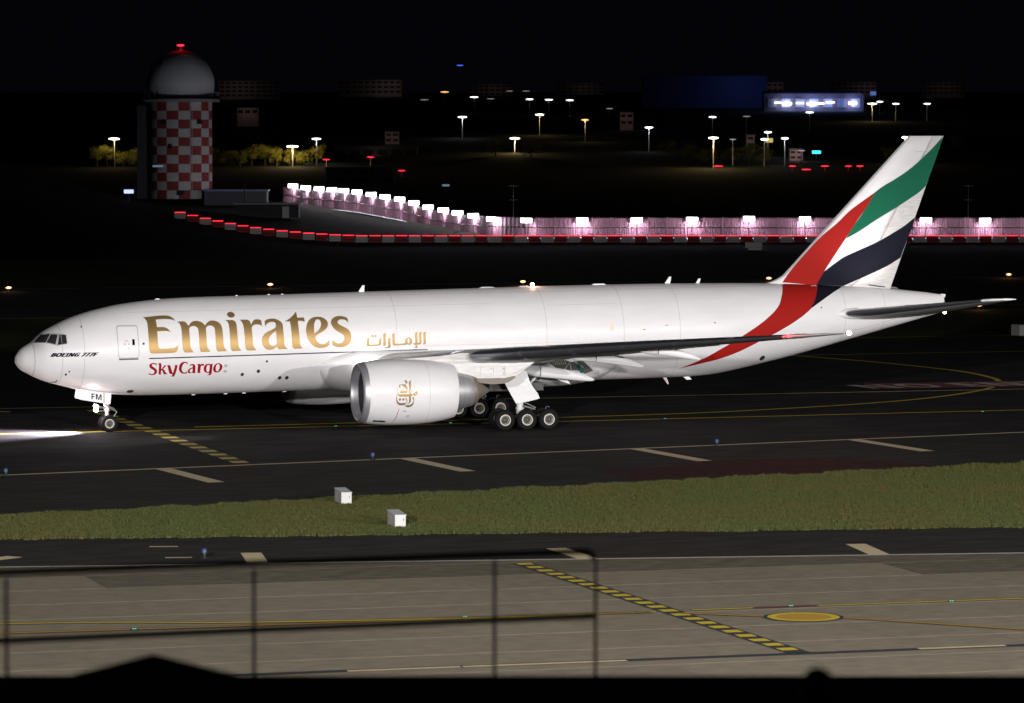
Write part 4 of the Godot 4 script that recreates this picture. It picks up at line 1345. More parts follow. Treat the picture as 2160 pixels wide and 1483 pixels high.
func build_stabiliser(side: float) -> void:
	var zs := [0.6, 1.6, 3.0, 4.5, 6.0, 8.0, 10.0]
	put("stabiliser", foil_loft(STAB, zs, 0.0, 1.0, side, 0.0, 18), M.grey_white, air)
	put("stabiliser_leading_edge", foil_loft(STAB, [2.15, 3.0, 4.5, 6.0, 8.0, 9.95], 0.0, 0.11, side, 0.008, 12), M.slat, air)
	put("stabiliser_tip", foil_loft(STAB, [10.0, 10.3, 10.5, 10.65, 10.75], 0.0, 1.0, side, 0.02, 14), M.white, air)
	var mb := Mesher.new()
	var rows := []
	for i in 21:
		var t := i / 20.0
		var r := 0.50 * sqrt(maxf(0.0001, 1.0 - pow(1.0 - t, 2.0)))
		var row := PackedVector3Array()
		for k in 20:
			var a := TAU * k / 20
			row.append(Vector3(53.55 + 2.5 * t, 6.88 + 0.02 * t + cos(a) * r * 0.78, side * (1.45 + 0.25 * t + sin(a) * r * 0.95)))
		rows.append(row)
	mb.grid(rows, true)
	mb.fan(rows[20])
	put("stabiliser_root_fairing", mb, M.white, air)
	# faired hinge line under the tailplane
	mb = Mesher.new()
	var f := on_hull(side, 0.01)
	rows = []
	for i in 13:
		var x := lerpf(55.6, 59.2, i / 12.0)
		var y := lerpf(5.75, 6.55, pow(i / 12.0, 1.4))
		rows.append(PackedVector3Array([f.call(Vector2(x, y))[0], f.call(Vector2(x, y + 0.03))[0]]))
	mb.grid(rows)
	put("stabiliser_cutout", mb, M.seam, air)
	# logo light set in the tailplane, shining on the fin
	mb = Mesher.new()
	mb.ball(Vector3(58.6, 7.52, 4.2 * side), Vector3(0.14, 0.05, 0.1), 6, 10)
	put("logo_light", mb, M.lamp_dim, air)
	if side > 0:
		spot(Vector3(58.5, 7.68, 4.15), Vector3(56.6, 12.0, 0.2), 30.0, 36.0, 0.12, Color(1.0, 0.93, 0.94), 1.0)

func build_fin() -> void:
	var ys := spots(8.05, 9.0, 5) + spots(9.2, 10.2, 5) + spots(10.8, 18.2, 12) + [18.45, 18.6, 18.66]
	for part in [["fin", -0.16, 0.70], ["fin_leading_edge", 0.0, -0.16], ["rudder", 0.706, 1.0]]:
		var rows := []
		for y in ys:
			var le := fin_le(y)
			var c := fin_te(y) - le
			var k := 20
			var ta: float = part[1] if part[1] >= 0 else -part[1] / c
			var tb: float = part[2] if part[2] >= 0 else -part[2] / c
			var row := PackedVector3Array()
			var thin := sqrt(clampf((18.68 - y) / 0.45, 0.02, 1.0))
			for j in k + 1:
				var t: float = lerpf(tb, ta, sin(PI * 0.5 * j / k)) if ta > 0 else tb * (1.0 - sin(PI * 0.5 * j / k))
				row.append(Vector3(le + t * c, y, fin_z(le + t * c, y) * thin))
			for j in range(k, -1, -1):
				var q := row[j]
				row.append(Vector3(q.x, q.y, -q.z))
			rows.append(row)
		var mb := Mesher.new()
		mb.grid(rows, true)
		mb.fan(rows[rows.size() - 1])
		put(part[0], mb, M.pale_grey if part[0] == "fin_leading_edge" else M.worn_white if part[0] == "rudder" else M.white, air)
	for side in [1.0, -1.0]:
		decal("fin_red_stripe", [["51.306,8.967! 51.924,9.750 52.662,10.555 53.469,11.398 54.256,12.140 55.175,12.860 56.209,13.789 57.843,14.891! 57.303,13.985 56.595,13.053 55.786,11.889 55.080,10.912 54.182,9.611 53.673,8.755!"]], M.red, on_fin(side, 0.012), 0.12)
		decal("fin_green_stripe", [["57.843,14.891! 58.417,15.292 59.432,15.850 60.456,16.503 61.485,17.346 62.208,18.003 62.808,18.633! 62.531,17.720 62.032,16.402 61.601,15.321! 61.113,14.900 60.282,14.388 59.249,13.784 57.915,13.043 56.695,12.303 55.786,11.842! 56.191,12.494 56.898,13.426 57.405,14.172"]], M.green, on_fin(side, 0.012), 0.14)
		decal("fin_black_stripe", [["54.182,9.630! 54.881,10.119 55.685,10.626 56.907,11.128 58.242,11.678 59.379,12.278 60.106,12.694 60.833,13.224! 60.635,12.548 60.235,11.609 59.816,10.529! 59.004,10.068 57.969,9.611 56.943,9.201 55.526,8.637! 54.504,8.707 53.643,8.756!"]], M.black_paint, on_fin(side, 0.012), 0.14)
	var mb := Mesher.new()
	for d in [[8.75, 0.52], [12.6, 0.66], [13.9, 0.66], [17.6, 0.45]]:
		var le := fin_le(d[0])
		var c := fin_te(d[0]) - le
		for k in 8:
			var x: float = le + c * lerpf(d[1], minf(d[1] + 0.3, 0.97), k / 8.0)
			var x2: float = le + c * lerpf(d[1], minf(d[1] + 0.3, 0.97), (k + 1) / 8.0)
			mb.quad(Vector3(x, d[0], fin_z(x, d[0]) + 0.012), Vector3(x2, d[0], fin_z(x2, d[0]) + 0.012), Vector3(x2, d[0] + 0.03, fin_z(x2, d[0]) + 0.012), Vector3(x, d[0] + 0.03, fin_z(x, d[0]) + 0.012))
	put("fin_panel_joints", mb, M.seam, air)

func wheel(c: Vector3, r: float, w: float, side: float, called: String) -> void:
	var ax := Vector3(0, 0, side)
	var h := w * 0.5
	var mb := Mesher.new()
	mb.lathe(c, ax, [[-h * 0.82, r * 0.55], [-h, r * 0.66], [-h * 0.96, r * 0.82], [-h * 0.78, r * 0.93], [-h * 0.5, r * 0.985], [-h * 0.36, r], [-h * 0.3, r * 0.985], [-h * 0.24, r], [h * 0.24, r], [h * 0.3, r * 0.985], [h * 0.36, r], [h * 0.5, r * 0.985], [h * 0.78, r * 0.93], [h * 0.96, r * 0.82], [h, r * 0.66], [h * 0.82, r * 0.55]], 48)
	var t := put(called, mb, M.tyre, air)
	mb = Mesher.new()
	mb.lathe(c, ax, [[h * 0.80, r * 0.55], [h * 0.93, r * 0.525], [h * 0.93, r * 0.455], [h * 0.80, r * 0.44]], 40)
	mb.lathe(c, ax, [[-h * 0.3, r * 0.42], [-h * 0.9, r * 0.45], [-h * 0.8, r * 0.555]], 40)
	put("rim", mb, M.rim, t)
	mb = Mesher.new()
	mb.lathe(c, ax, [[h * 0.80, r * 0.44], [h * 0.5, r * 0.43], [h * 0.3, r * 0.42], [h * 0.32, r * 0.3], [h * 0.62, r * 0.26], [h * 0.66, r * 0.16], [h * 0.9, r * 0.13], [h * 0.92, 0.01]], 32)
	mb.lathe(c, ax, [[-h * 0.5, r * 0.44], [-h * 0.5, 0.01]], 24)
	for k in 8:
		var a := TAU * k / 8
		mb.ball(c + ax * h * 0.55 + Vector3(cos(a), sin(a), 0) * r * 0.29, Vector3(0.028, 0.028, 0.03), 4, 6)
	put("hub", mb, M.hub, t)

func build_main_gear(side: float) -> void:
	var z := 5.49 * side
	for x in [30.32, 31.78, 33.24]:
		wheel(Vector3(x, 0.66, z + 0.7 * side), 0.665, 0.53, side, "main_wheel")
		wheel(Vector3(x, 0.66, z - 0.7 * side), 0.665, 0.53, -side, "main_wheel")
	var mb := Mesher.new()
	mb.tube([Vector3(31.55, 1.0, z), Vector3(31.55, 1.95, z)], [0.23, 0.23], 20)
	mb.tube([Vector3(31.55, 1.32, z), Vector3(31.55, 1.4, z)], [0.29, 0.29], 20)
	mb.tube([Vector3(31.55, 1.9, z), Vector3(31.3, 4.6, z * 0.98)], [0.3, 0.34], 20)
	var strut := put("main_gear_strut", mb, M.gear_white, air)
	mb = Mesher.new()
	mb.tube([Vector3(30.2, 0.72, z), Vector3(33.4, 0.72, z)], [0.19, 0.19], 14)
	for x in [30.32, 31.78, 33.24]:
		mb.tube([Vector3(x, 0.66, z - 0.75 * side), Vector3(x, 0.66, z + 0.75 * side)], [0.11], 12)
	put("bogie_beam", mb, M.hub, strut)
	mb = Mesher.new()
	mb.tube([Vector3(31.75, 1.75, z + 0.1 * side), Vector3(32.55, 1.38, z + 0.1 * side), Vector3(31.85, 1.02, z + 0.1 * side)], [0.06], 8)
	mb.tube([Vector3(31.7, 1.5, z + 0.2 * side), Vector3(32.5, 1.28, z + 0.25 * side)], [0.085, 0.06], 10)
	mb.tube([Vector3(33.1, 0.85, z), Vector3(33.3, 1.45, z + 0.1 * side), Vector3(33.5, 1.4, z + 0.1 * side)], [0.03], 8)
	put("torque_link", mb, M.hub, strut)
	mb = Mesher.new()
	mb.tube([Vector3(31.5, 2.3, z), Vector3(30.6, 3.4, z * 0.55), Vector3(30.4, 3.6, z * 0.5)], [0.1], 10)
	mb.tube([Vector3(31.5, 2.2, z), Vector3(33.4, 3.5, z * 0.7)], [0.1], 10)
	mb.tube([Vector3(31.4, 1.95, z + 0.25 * side), Vector3(31.0, 3.3, z + 0.2 * side)], [0.03], 8)
	put("side_brace", mb, M.gear_white, strut)
	var d := v2("30.310,3.101! 31.129,1.693! 31.286,1.690! 32.044,1.827! 32.708,1.981! 32.581,2.302! 32.265,2.702! 32.012,3.130! 31.854,3.678! 31.507,3.896! 30.876,3.453!")
	mb = Mesher.new()
	mb.prism(d, func(p: Vector2, t: float) -> Vector3: return Vector3(p.x, p.y, side * (5.97 + t + (p.y - 1.7) * 0.03)), 0.07)
	put("main_gear_door", mb, M.white, air)
	mb = Mesher.new()
	mb.box(Vector3(31.6, 2.65, 3.0 * side), Vector3(3.6, 0.5, 3.2))
	put("wheel_bay", mb, M.bay, air)
	# small spike-shaped door edge behind the bay
	mb = Mesher.new()
	mb.prism(v2("33.5,3.36! 34.85,3.28! 35.2,2.76!"), func(p: Vector2, t: float) -> Vector3: return Vector3(p.x, p.y, side * (4.6 + t)), 0.05)
	put("bay_door_edge", mb, M.white, air)
	# open recess at the inner end of the flap: ribs, actuator
	mb = Mesher.new()
	var poly := v2("33.9,4.28! 35.2,4.26! 35.6,4.12! 36.4,4.2! 37.2,3.52! 36.65,3.32! 36.2,3.52 35.8,3.58 35.3,3.56 34.6,3.75")
	var f := on_belly(side, 0.03)
	lay(mb, poly, [], 0.3, f)
	var rec := put("flap_recess", mb, M.bay, air)
	for k in 8:
		mb = Mesher.new()
		var x := 34.15 + k * 0.14
		mb.tube([f.call(Vector2(x, 4.24))[0] + Vector3(0, 0, 0.02 * side), f.call(Vector2(x + 0.09, 3.98))[0] + Vector3(0, 0, 0.03 * side)], [0.03], 6)
		put("rib", mb, M.primer, rec)
	mb = Mesher.new()
	mb.tube([f.call(Vector2(35.15, 3.62))[0], f.call(Vector2(35.5, 4.1))[0], f.call(Vector2(35.62, 3.62))[0]], [0.045], 6)
	mb.tube([f.call(Vector2(35.8, 4.15))[0], f.call(Vector2(36.45, 3.75))[0]], [0.05], 6)
	put("bracket", mb, M.primer, rec)
	mb = Mesher.new()
	mb.tube([f.call(Vector2(36.05, 3.98))[0], f.call(Vector2(36.42, 3.45))[0]], [0.12], 10)
	put("actuator", mb, M.teal, rec)

func build_nose_gear() -> void:
	for s in [1.0, -1.0]:
		wheel(Vector3(5.93, 0.54, 0.42 * s), 0.545, 0.42, s, "nose_wheel")
	var mb := Mesher.new()
	mb.tube([Vector3(5.93, 0.54, -0.4), Vector3(5.93, 0.54, 0.4)], [0.08], 12)
	mb.tube([Vector3(5.9, 0.54, 0), Vector3(5.86, 1.3, 0)], [0.11, 0.11], 16)
	mb.tube([Vector3(5.86, 1.28, 0), Vector3(5.75, 2.7, 0)], [0.17, 0.18], 16)
	mb.tube([Vector3(5.82, 1.45, -0.34), Vector3(5.82, 1.45, 0.34)], [0.12], 12)
	var strut := put("nose_gear_strut", mb, M.gear_white, air)
	mb = Mesher.new()
	mb.tube([Vector3(6.0, 1.5, 0.05), Vector3(6.5, 1.25, 0.05), Vector3(6.15, 0.7, 0.05)], [0.045], 8)
	mb.tube([Vector3(5.6, 1.5, 0.2), Vector3(6.25, 1.5, 0.2)], [0.05], 8)
	mb.tube([Vector3(5.3, 1.32, 0.12), Vector3(6.1, 1.36, 0.12)], [0.03], 8)
	mb.tube([Vector3(5.7, 1.75, 0.2), Vector3(6.4, 1.38, 0.2)], [0.03], 8)
	put("torque_link", mb, M.hub, strut)
	mb = Mesher.new()
	mb.box(Vector3(5.4, 1.55, 0), Vector3(0.3, 0.1, 0.9))
	put("lamp_bracket", mb, M.dark_metal, strut)
	for q in [[0.36, 1.62], [-0.36, 1.62], [0.3, 1.4], [-0.3, 1.4]]:
		mb = Mesher.new()
		mb.lathe(Vector3(5.12, q[1], q[0]), Vector3(-1, 0, 0.3 * signf(q[0])), [[0.05, 0.0], [0.045, 0.06], [0.0, 0.115], [-0.1, 0.1], [-0.14, 0.03]], 16)
		put("taxi_light", mb, M.lamp_landing, strut)
	omni(Vector3(4.85, 1.5, 0.5), 4.0, 0.15, Color(1.0, 0.93, 0.95))
	spot(Vector3(4.85, 1.6, 0.45), Vector3(0.9, 0.0, 0.5), 1250.0, 46.0, 0.3, Color(0.96, 0.91, 1.0), 1.0)
	for s in [1.0, -1.0]:
		for d in [["4.032,2.740! 3.943,2.221! 3.967,2.123! 4.248,2.074! 5.523,1.855! 5.527,2.542!", "nose_gear_door"], ["5.571,2.534! 6.018,2.460! 5.953,1.793! 5.567,1.849!", "nose_gear_aft_door"]]:
			mb = Mesher.new()
			mb.prism(v2(d[0]), func(p: Vector2, t: float) -> Vector3: return Vector3(p.x, p.y, s * (0.74 - t)), 0.05)
			var door := put(d[1], mb, M.white, air)
			if s > 0 and d[1] == "nose_gear_door":
				mb = Mesher.new()
				letters(mb, "F", 0.36, func(p: Vector2) -> Array: return [Vector3(4.83 + p.x, 2.30 + p.y - p.x * 0.15, 0.746), Vector3(0, 0, 1)], true)
				letters(mb, "M", 0.36, func(p: Vector2) -> Array: return [Vector3(5.2 + p.x, 2.25 + p.y - p.x * 0.15, 0.746), Vector3(0, 0, 1)], true)
				put("door_lettering", mb, M.black_paint, door)
				mb = Mesher.new()
				mb.box(Vector3(5.55, 2.19, 0.72), Vector3(0.035, 0.68, 0.03))
				put("door_edge", mb, M.deep_red, door)

func blade(called: String, pts: String, t: float, m: Material) -> void:
	var mb := Mesher.new()
	mb.prism(v2(pts), func(p: Vector2, d: float) -> Vector3: return Vector3(p.x, p.y, d - t * 0.5), t)
	put(called, mb, m, air)

func build_small_parts() -> void:
	blade("blade_antenna", "22.3,8.62! 22.72,8.64! 22.74,9.1! 22.6,9.1!", 0.06, M.white)
	blade("blade_antenna", "43.12,8.95! 43.52,8.95! 43.6,9.42! 43.46,9.42!", 0.06, M.white)
	blade("blade_antenna", "45.3,8.95! 45.55,8.95! 45.65,9.28! 45.5,9.28!", 0.06, M.white)
	blade("satcom_fairing", "38.0,8.9! 38.2,9.02! 38.9,9.03! 39.1,8.92!", 0.4, M.white)
	blade("antenna_fairing", "30.3,8.8! 30.6,8.9! 31.3,8.9! 31.6,8.82!", 0.3, M.pale_grey)
	blade("antenna_fairing", "33.0,8.86! 33.2,8.93! 33.7,8.94! 33.9,8.86!", 0.3, M.pale_grey)
	blade("antenna_fairing", "8.95,8.32! 9.05,8.41! 9.25,8.41! 9.35,8.36!", 0.2, M.white)
	for x in [14.2, 16.3, 17.2]:
		var y := hull(x).x
		blade("crown_fitting", "%f,%f! %f,%f! %f,%f! %f,%f!" % [x, y - 0.03, x + 0.04, y + 0.045, x + 0.16, y + 0.045, x + 0.2, y - 0.03], 0.12, M.white)
	blade("drain_mast", "43.0,2.82! 43.26,2.80! 43.45,2.36! 43.36,2.34!", 0.05, M.white)
	for k in 3:
		blade("drain_mast_stripe", "%f,%f! %f,%f! %f,%f! %f,%f!" % [43.08 + k * 0.1, 2.72 - k * 0.12, 43.28 + k * 0.06, 2.66 - k * 0.12, 43.3 + k * 0.06, 2.61 - k * 0.12, 43.1 + k * 0.1, 2.67 - k * 0.12], 0.056, M.red)
	blade("tail_skid_fairing", "44.4,2.84! 44.8,2.84! 45.05,2.62! 44.7,2.60!", 0.1, M.white)
	for x in [11.3, 13.4, 14.6, 17.25]:
		var y := hull(x).y
		blade("belly_antenna", "%f,%f! %f,%f! %f,%f! %f,%f!" % [x, y + 0.03, x + 0.06, y - 0.06, x + 0.26, y - 0.06, x + 0.3, y + 0.03], 0.1, M.white)
	var mb := Mesher.new()
	mb.ball(Vector3(34.05, 9.02, 0), Vector3(0.13, 0.12, 0.13), 8, 12)
	put("beacon_light", mb, M.lamp_beacon, air)
	omni(Vector3(34.05, 9.28, 0.25), 0.6, 0.1, Color(1, 0.75, 0.6))
	mb = Mesher.new()
	mb.ball(Vector3(63.02, 6.83, 0.0), Vector3(0.12, 0.12, 0.12), 8, 12)
	put("tail_light", mb, M.lamp_beacon, air)
	# tail end: auxiliary power unit outlet and its lip
	mb = Mesher.new()
	mb.tube([Vector3(62.6, 7.45, 0), Vector3(62.98, 7.45, 0)], [0.26, 0.22], 20)
	put("tailpipe", mb, M.hot_metal, air)
	blade("tail_edge", "62.7,8.06! 63.05,8.04! 63.05,7.96! 62.98,7.8! 62.9,7.9!", 0.12, M.white)
	# pitch static dischargers at the fin's foot
	mb = Mesher.new()
	mb.tube([Vector3(58.6, 8.58, 0.25), Vector3(57.4, 8.75, 0.42)], [0.03], 6)
	put("rudder_fairing", mb, M.dark_metal, air)

# ------------------------------------------------------------------ things on the airfield
func build_field_things() -> void:
	# white cabinets in the grass
	for d in [[Vector3(8.0, 0.0, 52.4), 0.0, "white metal cabinet on the grass strip, the farther of two by the taxiway"], [Vector3(7.5, 0.0, 64.9), 0.0, "white metal cabinet on the grass strip, the nearer of two by the service road"]]:
		var o := thing("cabinet", d[2], "cabinet", d[0], d[1], "white cabinets in the grass")
		var mb := Mesher.new()
		var prof := PackedVector2Array([Vector2(-0.75, 0.06), Vector2(0.65, 0.06), Vector2(0.65, 0.64), Vector2(-0.75, 0.76)])
		mb.prism(prof, func(p: Vector2, t: float) -> Vector3: return Vector3(t - 0.27, p.y, p.x), 0.54)
		var body := put("cabinet_body", mb, M.cabinet, o)
		mb = Mesher.new()
		mb.box(Vector3(0, 0.03, -0.05), Vector3(0.66, 0.06, 1.55))
		put("plinth", mb, M.joint, o)
		mb = Mesher.new()
		mb.box(Vector3(0.0, 0.36, 0.656), Vector3(0.46, 0.5, 0.012))
		put("door", mb, M.cabinet, o)
		mb = Mesher.new()
		mb.box(Vector3(0.16, 0.42, 0.672), Vector3(0.03, 0.1, 0.02))
		put("handle", mb, M.dark_metal, body)
		mb = Mesher.new()
		mb.box(Vector3(0, 0.715, -0.05), Vector3(0.6, 0.03, 1.5), Basis(Vector3.RIGHT, 0.086))
		put("lid", mb, M.cabinet_side, o)
		for s in 5:
			mb = Mesher.new()
			mb.box(Vector3(-0.276, 0.30 + 0.06 * s, -0.3), Vector3(0.02, 0.025, 0.5), Basis(Vector3.BACK, 0.5))
			put("louvre_slat", mb, M.cabinet_side, o)
		for s in [[-0.2, 0.55], [0.2, 0.55], [-0.2, -0.65], [0.2, -0.65]]:
			mb = Mesher.new()
			mb.box(Vector3(s[0], 0.04, s[1]), Vector3(0.08, 0.08, 0.08))
			put("foot", mb, M.dark_metal, o)
	var c := thing("cabinet", "pale box on the far grass beside the right edge of the picture", "cabinet", Vector3(108.6, 0, -92.0), 0.3)
	var mb2 := Mesher.new()
	mb2.cbox(Vector3(0, 0.5, 0), Vector3(0.95, 1.0, 1.3), 0.05)
	put("cabinet_body", mb2, M.cabinet, c)
	mb2 = Mesher.new()
	mb2.box(Vector3(0, 0.5, 0.655), Vector3(0.7, 0.75, 0.02))
	put("door", mb2, M.cabinet_side, c)
	# blue taxiway edge lights
	var proto: Node3D
	var k := 0
	for d in [[-5.81, 30.68, "at the left edge of the picture"], [16.48, 25.93, "beside the second cream tick"], [39.05, 22.04, "right of the third cream tick"], [-4.5, 76.1, "on the service road"]]:
		var label: String = "small blue taxiway edge light " + d[2]
		if proto == null:
			proto = thing("taxiway_edge_light", label, "edge light", Vector3(d[0], 0.01, d[1]), 0.0, "blue taxiway edge lights")
			var mb := Mesher.new()
			mb.lathe(Vector3.ZERO, Vector3.UP, [[0, 0.16], [0.03, 0.16], [0.04, 0.07], [0.22, 0.06]], 14)
			put("stem", mb, M.dark_metal, proto)
			mb = Mesher.new()
			mb.lathe(Vector3.ZERO, Vector3.UP, [[0.22, 0.12], [0.36, 0.12], [0.42, 0.07], [0.43, 0.01]], 14)
			put("lens", mb, M.lamp_taxi_blue, proto)
		else:
			copy(proto, "taxiway_edge_light", label, Vector3(d[0], 0.01, d[1]))
		k += 1
	# white runway edge lights
	proto = null
	var ord := ["far left", "above the title lettering", "above the wing, left of the beacon", "left of the tail fin", "right of the tail fin", "by the tailplane tip", "left of the nose"]
	k = 0
	for d in [[36.26, -214.91], [67.31, -215.67], [98.18, -215.39], [129.90, -216.74], [162.87, -219.83], [125.51, -141.30]]:
		var label: String = "low amber-white runway edge light, " + ord[k]
		if proto == null:
			proto = thing("runway_edge_light", label, "edge light", Vector3(d[0], 0.0, d[1]), 0.0, "runway edge lights")
			var mb := Mesher.new()
			mb.lathe(Vector3.ZERO, Vector3.UP, [[0, 0.2], [0.05, 0.2], [0.06, 0.08], [0.3, 0.08]], 12)
			put("stem", mb, M.dark_metal, proto)
			mb = Mesher.new()
			mb.ball(Vector3(0, 0.42, 0), Vector3(0.34, 0.13, 0.2), 8, 14)
			put("lamp_lens", mb, M.lamp_edge, proto)
		else:
			copy(proto, "runway_edge_light", label, Vector3(d[0], 0.0, d[1]))
		omni(Vector3(d[0], 0.65, d[1]), 1.2, 0.2, Color(1.0, 0.75, 0.5))
		k += 1
	# green centreline lights let into the taxiway
	proto = null
	k = 0
	for d in [[20.86, -0.21, 0.01], [28.69, -0.72, 0.01], [43.30, -0.38, 0.01], [66.04, -0.57, 0.01], [-12.82, 101.41, 0.04], [0.54, 101.24, 0.04], [14.24, 101.47, 0.04], [21.12, 101.79, 0.04]]:
		var label: String = "green centreline light set in the paving, " + ["under the engine", "behind the main wheels", "below the far tail", "right of the arc line", "on the left apron guide line", "on the middle apron guide line", "beside the red line patch", "at the apron's right edge"][k]
		if proto == null:
			proto = thing("centreline_light", label, "inset light", Vector3(d[0], d[2], d[1]), 0.0, "green inset lights")
			var mb := Mesher.new()
			mb.lathe(Vector3.ZERO, Vector3.UP, [[0, 0.15], [0.012, 0.15], [0.02, 0.11], [0.021, 0.01]], 16)
			put("bezel", mb, M.dark_metal, proto)
			mb = Mesher.new()
			for s in [-1, 1]:
				mb.box(Vector3(0.05 * s, 0.03, 0.05), Vector3(0.05, 0.03, 0.05))
			put("lamp_lens", mb, M.lamp_green, proto)
		else:
			copy(proto, "centreline_light", label, Vector3(d[0], d[2], d[1]))
		k += 1

# ------------------------------------------------------------------ perimeter wall with its floodlights and the barriers in front
func build_perimeter() -> void:
	var posts := []
	for q in [[690.60, 97.069, 0.000], [690.60, 93.969, 0.000], [690.60, 90.869, 0.000], [690.60, 87.769, 0.000], [690.60, 84.669, 0.000], [690.60, 81.569, 0.000], [690.60, 78.469, 0.000], [690.60, 75.369, 0.000], [690.60, 72.269, 0.000], [690.60, 69.169, 0.000], [690.60, 66.069, 0.000], [690.60, 62.969, 0.000], [690.60, 59.869, 0.000], [690.60, 56.769, 0.000], [690.60, 53.669, 0.000], [690.60, 50.569, 0.000], [690.60, 47.469, 0.000], [690.60, 44.369, 0.000], [690.60, 41.269, 0.000], [690.60, 38.169, 0.000], [690.60, 35.069, 0.000], [690.60, 31.969, 0.000], [690.60, 28.869, 0.000], [690.60, 25.769, 0.000], [690.60, 22.669, 0.000], [690.60, 19.569, 0.000], [690.60, 16.469, 0.000], [690.60, 13.369, 0.000], [690.60, 10.269, 0.000], [690.60, 7.169, 0.000], [690.60, 4.069, 0.000], [699.40, -3.351, 0.000], [703.40, -4.983, 0.000], [707.40, -6.616, 0.000], [711.40, -8.000, 0.000], [715.40, -9.384, 0.000], [719.40, -10.674, 0.086], [723.40, -11.963, 0.243], [727.40, -13.364, 0.406], [731.40, -14.765, 0.569], [735.40, -16.110, 0.864], [739.40, -17.455, 1.158], [743.40, -18.828, 1.419], [747.40, -20.200, 1.679], [751.40, -21.643, 1.817], [755.40, -23.087, 1.955], [759.40, -24.471, 2.098], [763.40, -25.855, 2.241], [767.40, -27.310, 2.389], [771.40, -28.764, 2.536], [775.40, -30.158, 2.599], [779.40, -31.551, 2.663], [783.40, -32.835, 2.684], [787.40, -34.119, 2.705], [791.40, -35.517, 2.728], [795.40, -36.915, 2.750], [799.40, -38.383, 2.775], [803.40, -39.851, 2.800], [807.40, -41.298, 2.919], [811.40, -42.745, 3.038], [815.80, -44.945, 3.188]]:   # [along, across, ground height] from the right edge leftwards
		posts.append(sl(q[0], q[1], q[2]))
	var wall := thing("perimeter_wall", "pink corrugated metal perimeter wall lit from above by floodlights", "wall", posts[0])
	var sheet: ArrayMesh
	var upper: ArrayMesh
	var made := {}
	for i in posts.size() - 1:
		var a: Vector3 = posts[i]
		var b: Vector3 = posts[i + 1]
		var w := Vector2(b.x - a.x, b.z - a.z).length()
		var key := roundi(w * 20)
		if not made.has(key):
			var mb := Mesher.new()
			var rows := []
			var n := 22
			for y in [0.0, 1.5]:
				var row := PackedVector3Array()
				for j in n * 2 + 1:
					row.append(Vector3(w * j / (n * 2.0), y, 0.05 if (j % 4) < 2 else -0.05))
				rows.append(row)
			for j in n * 2:
				mb.quad(rows[0][j], rows[0][j + 1], rows[1][j + 1], rows[1][j])
			made[key] = mb.done()
		var sheet_: ArrayMesh = made[key]
		var turn := -atan2(b.z - a.z, b.x - a.x)
		for y in [0.15, 1.85]:
			var o := put_mesh("wall_panel", sheet_, M.wall_pink, wall)
			o.position = a - posts[0] + Vector3(0, y, 0)
			o.rotation.y = turn
			var slope := (b.y - a.y) / w
			o.transform.basis = Basis(Vector3(b.x - a.x, b.y - a.y, b.z - a.z) / w, Vector3.UP, Vector3(-(b.z - a.z), 0, b.x - a.x) / w)
		var mb := Mesher.new()
		for y in [0.08, 1.72, 3.36]:
			mb.tube([a - posts[0] + Vector3(0, y, 0), b - posts[0] + Vector3(0, y, 0)], [0.09], 6)
		put("wall_rail", mb, M.wall_beam, wall)
		mb = Mesher.new()
		mb.box(a - posts[0] + Vector3(0, 1.75, 0), Vector3(0.16, 3.5, 0.16))
		put("wall_post", mb, M.wall_pink, wall)
	# pale footway along the foot of the wall
	var path := Mesher.new()
	var prow := []
	var b2 := sl(0, 0) - sl(1, 0)
	for q in posts:
		prow.append(PackedVector3Array([q + Vector3(0, 0.06, 0), q + b2 * 5.0 + Vector3(0, 0.05, 0)]))
	path.grid(prow)
	struct("footway", path, M.cabinet_side)
	# floodlights
	var proto: Node3D
	var back := sl(0, 0) - sl(1, 0)
	var k := 0
	for q in [[690.00, 88.069, 2.899], [690.00, 78.616, 2.978], [690.00, 68.769, 3.056], [690.00, 58.764, 3.135], [690.00, 48.681, 3.214], [690.00, 39.386, 3.293], [690.00, 29.934, 3.135], [690.00, 20.717, 3.056], [690.00, 11.658, 3.056], [690.00, 2.363, 2.978], [698.80, -3.351, 3.002], [706.80, -6.616, 3.375], [714.80, -9.384, 3.679], [722.80, -11.963, 3.993], [730.80, -14.765, 4.319], [738.80, -17.455, 4.908], [746.80, -20.200, 5.429], [754.80, -23.087, 5.705], [762.80, -25.855, 5.991], [770.80, -28.764, 6.286], [778.80, -31.551, 6.413], [786.80, -34.119, 6.455], [794.80, -36.915, 6.500], [802.80, -39.851, 6.550], [810.80, -42.745, 6.788]]:
		var at := sl(q[0], q[1], q[2])
		var label: String = "white floodlight on the pink wall, " + NTH[k] + (" from the right" if k < 10 else " from the right, in the row running away uphill")
		var o: Node3D
		if proto == null:
			proto = thing("wall_floodlight", label, "floodlight", at, YAW, "floodlights along the pink wall")
			var mb := Mesher.new()
			mb.tube([Vector3(0, -3.75, -0.25), Vector3(0, 0.1, -0.25), Vector3(0, 0.25, 0.0)], [0.06], 8)
			put("bracket", mb, M.dark_metal, proto)
			mb = Mesher.new()
			mb.cbox(Vector3(0, 0.0, -0.02), Vector3(2.0, 0.86, 0.2), 0.04)
			put("lamp_housing", mb, M.dark_metal, proto)
			for i in 4:
				mb = Mesher.new()
				mb.box(Vector3(-0.72 + 0.48 * i, 0.0, 0.10), Vector3(0.45, 0.74, 0.05))
				put("lamp_face", mb, M.lamp_fitting, proto)
			o = proto
		else:
			o = copy(proto, "wall_floodlight", label, at, YAW)
		omni(at + back * 0.7 + Vector3(0, -0.5, 0), 15.0 * (0.8 + 0.4 * fposmod(k * 0.618, 1.0)), 0.3, Color(0.95, 0.93, 1.0))
		o.rotation.x = 0.12 * (fposmod(k * 0.37, 1.0) - 0.5)
		o.rotation.z = 0.05 * (fposmod(k * 0.71, 1.0) - 0.5)
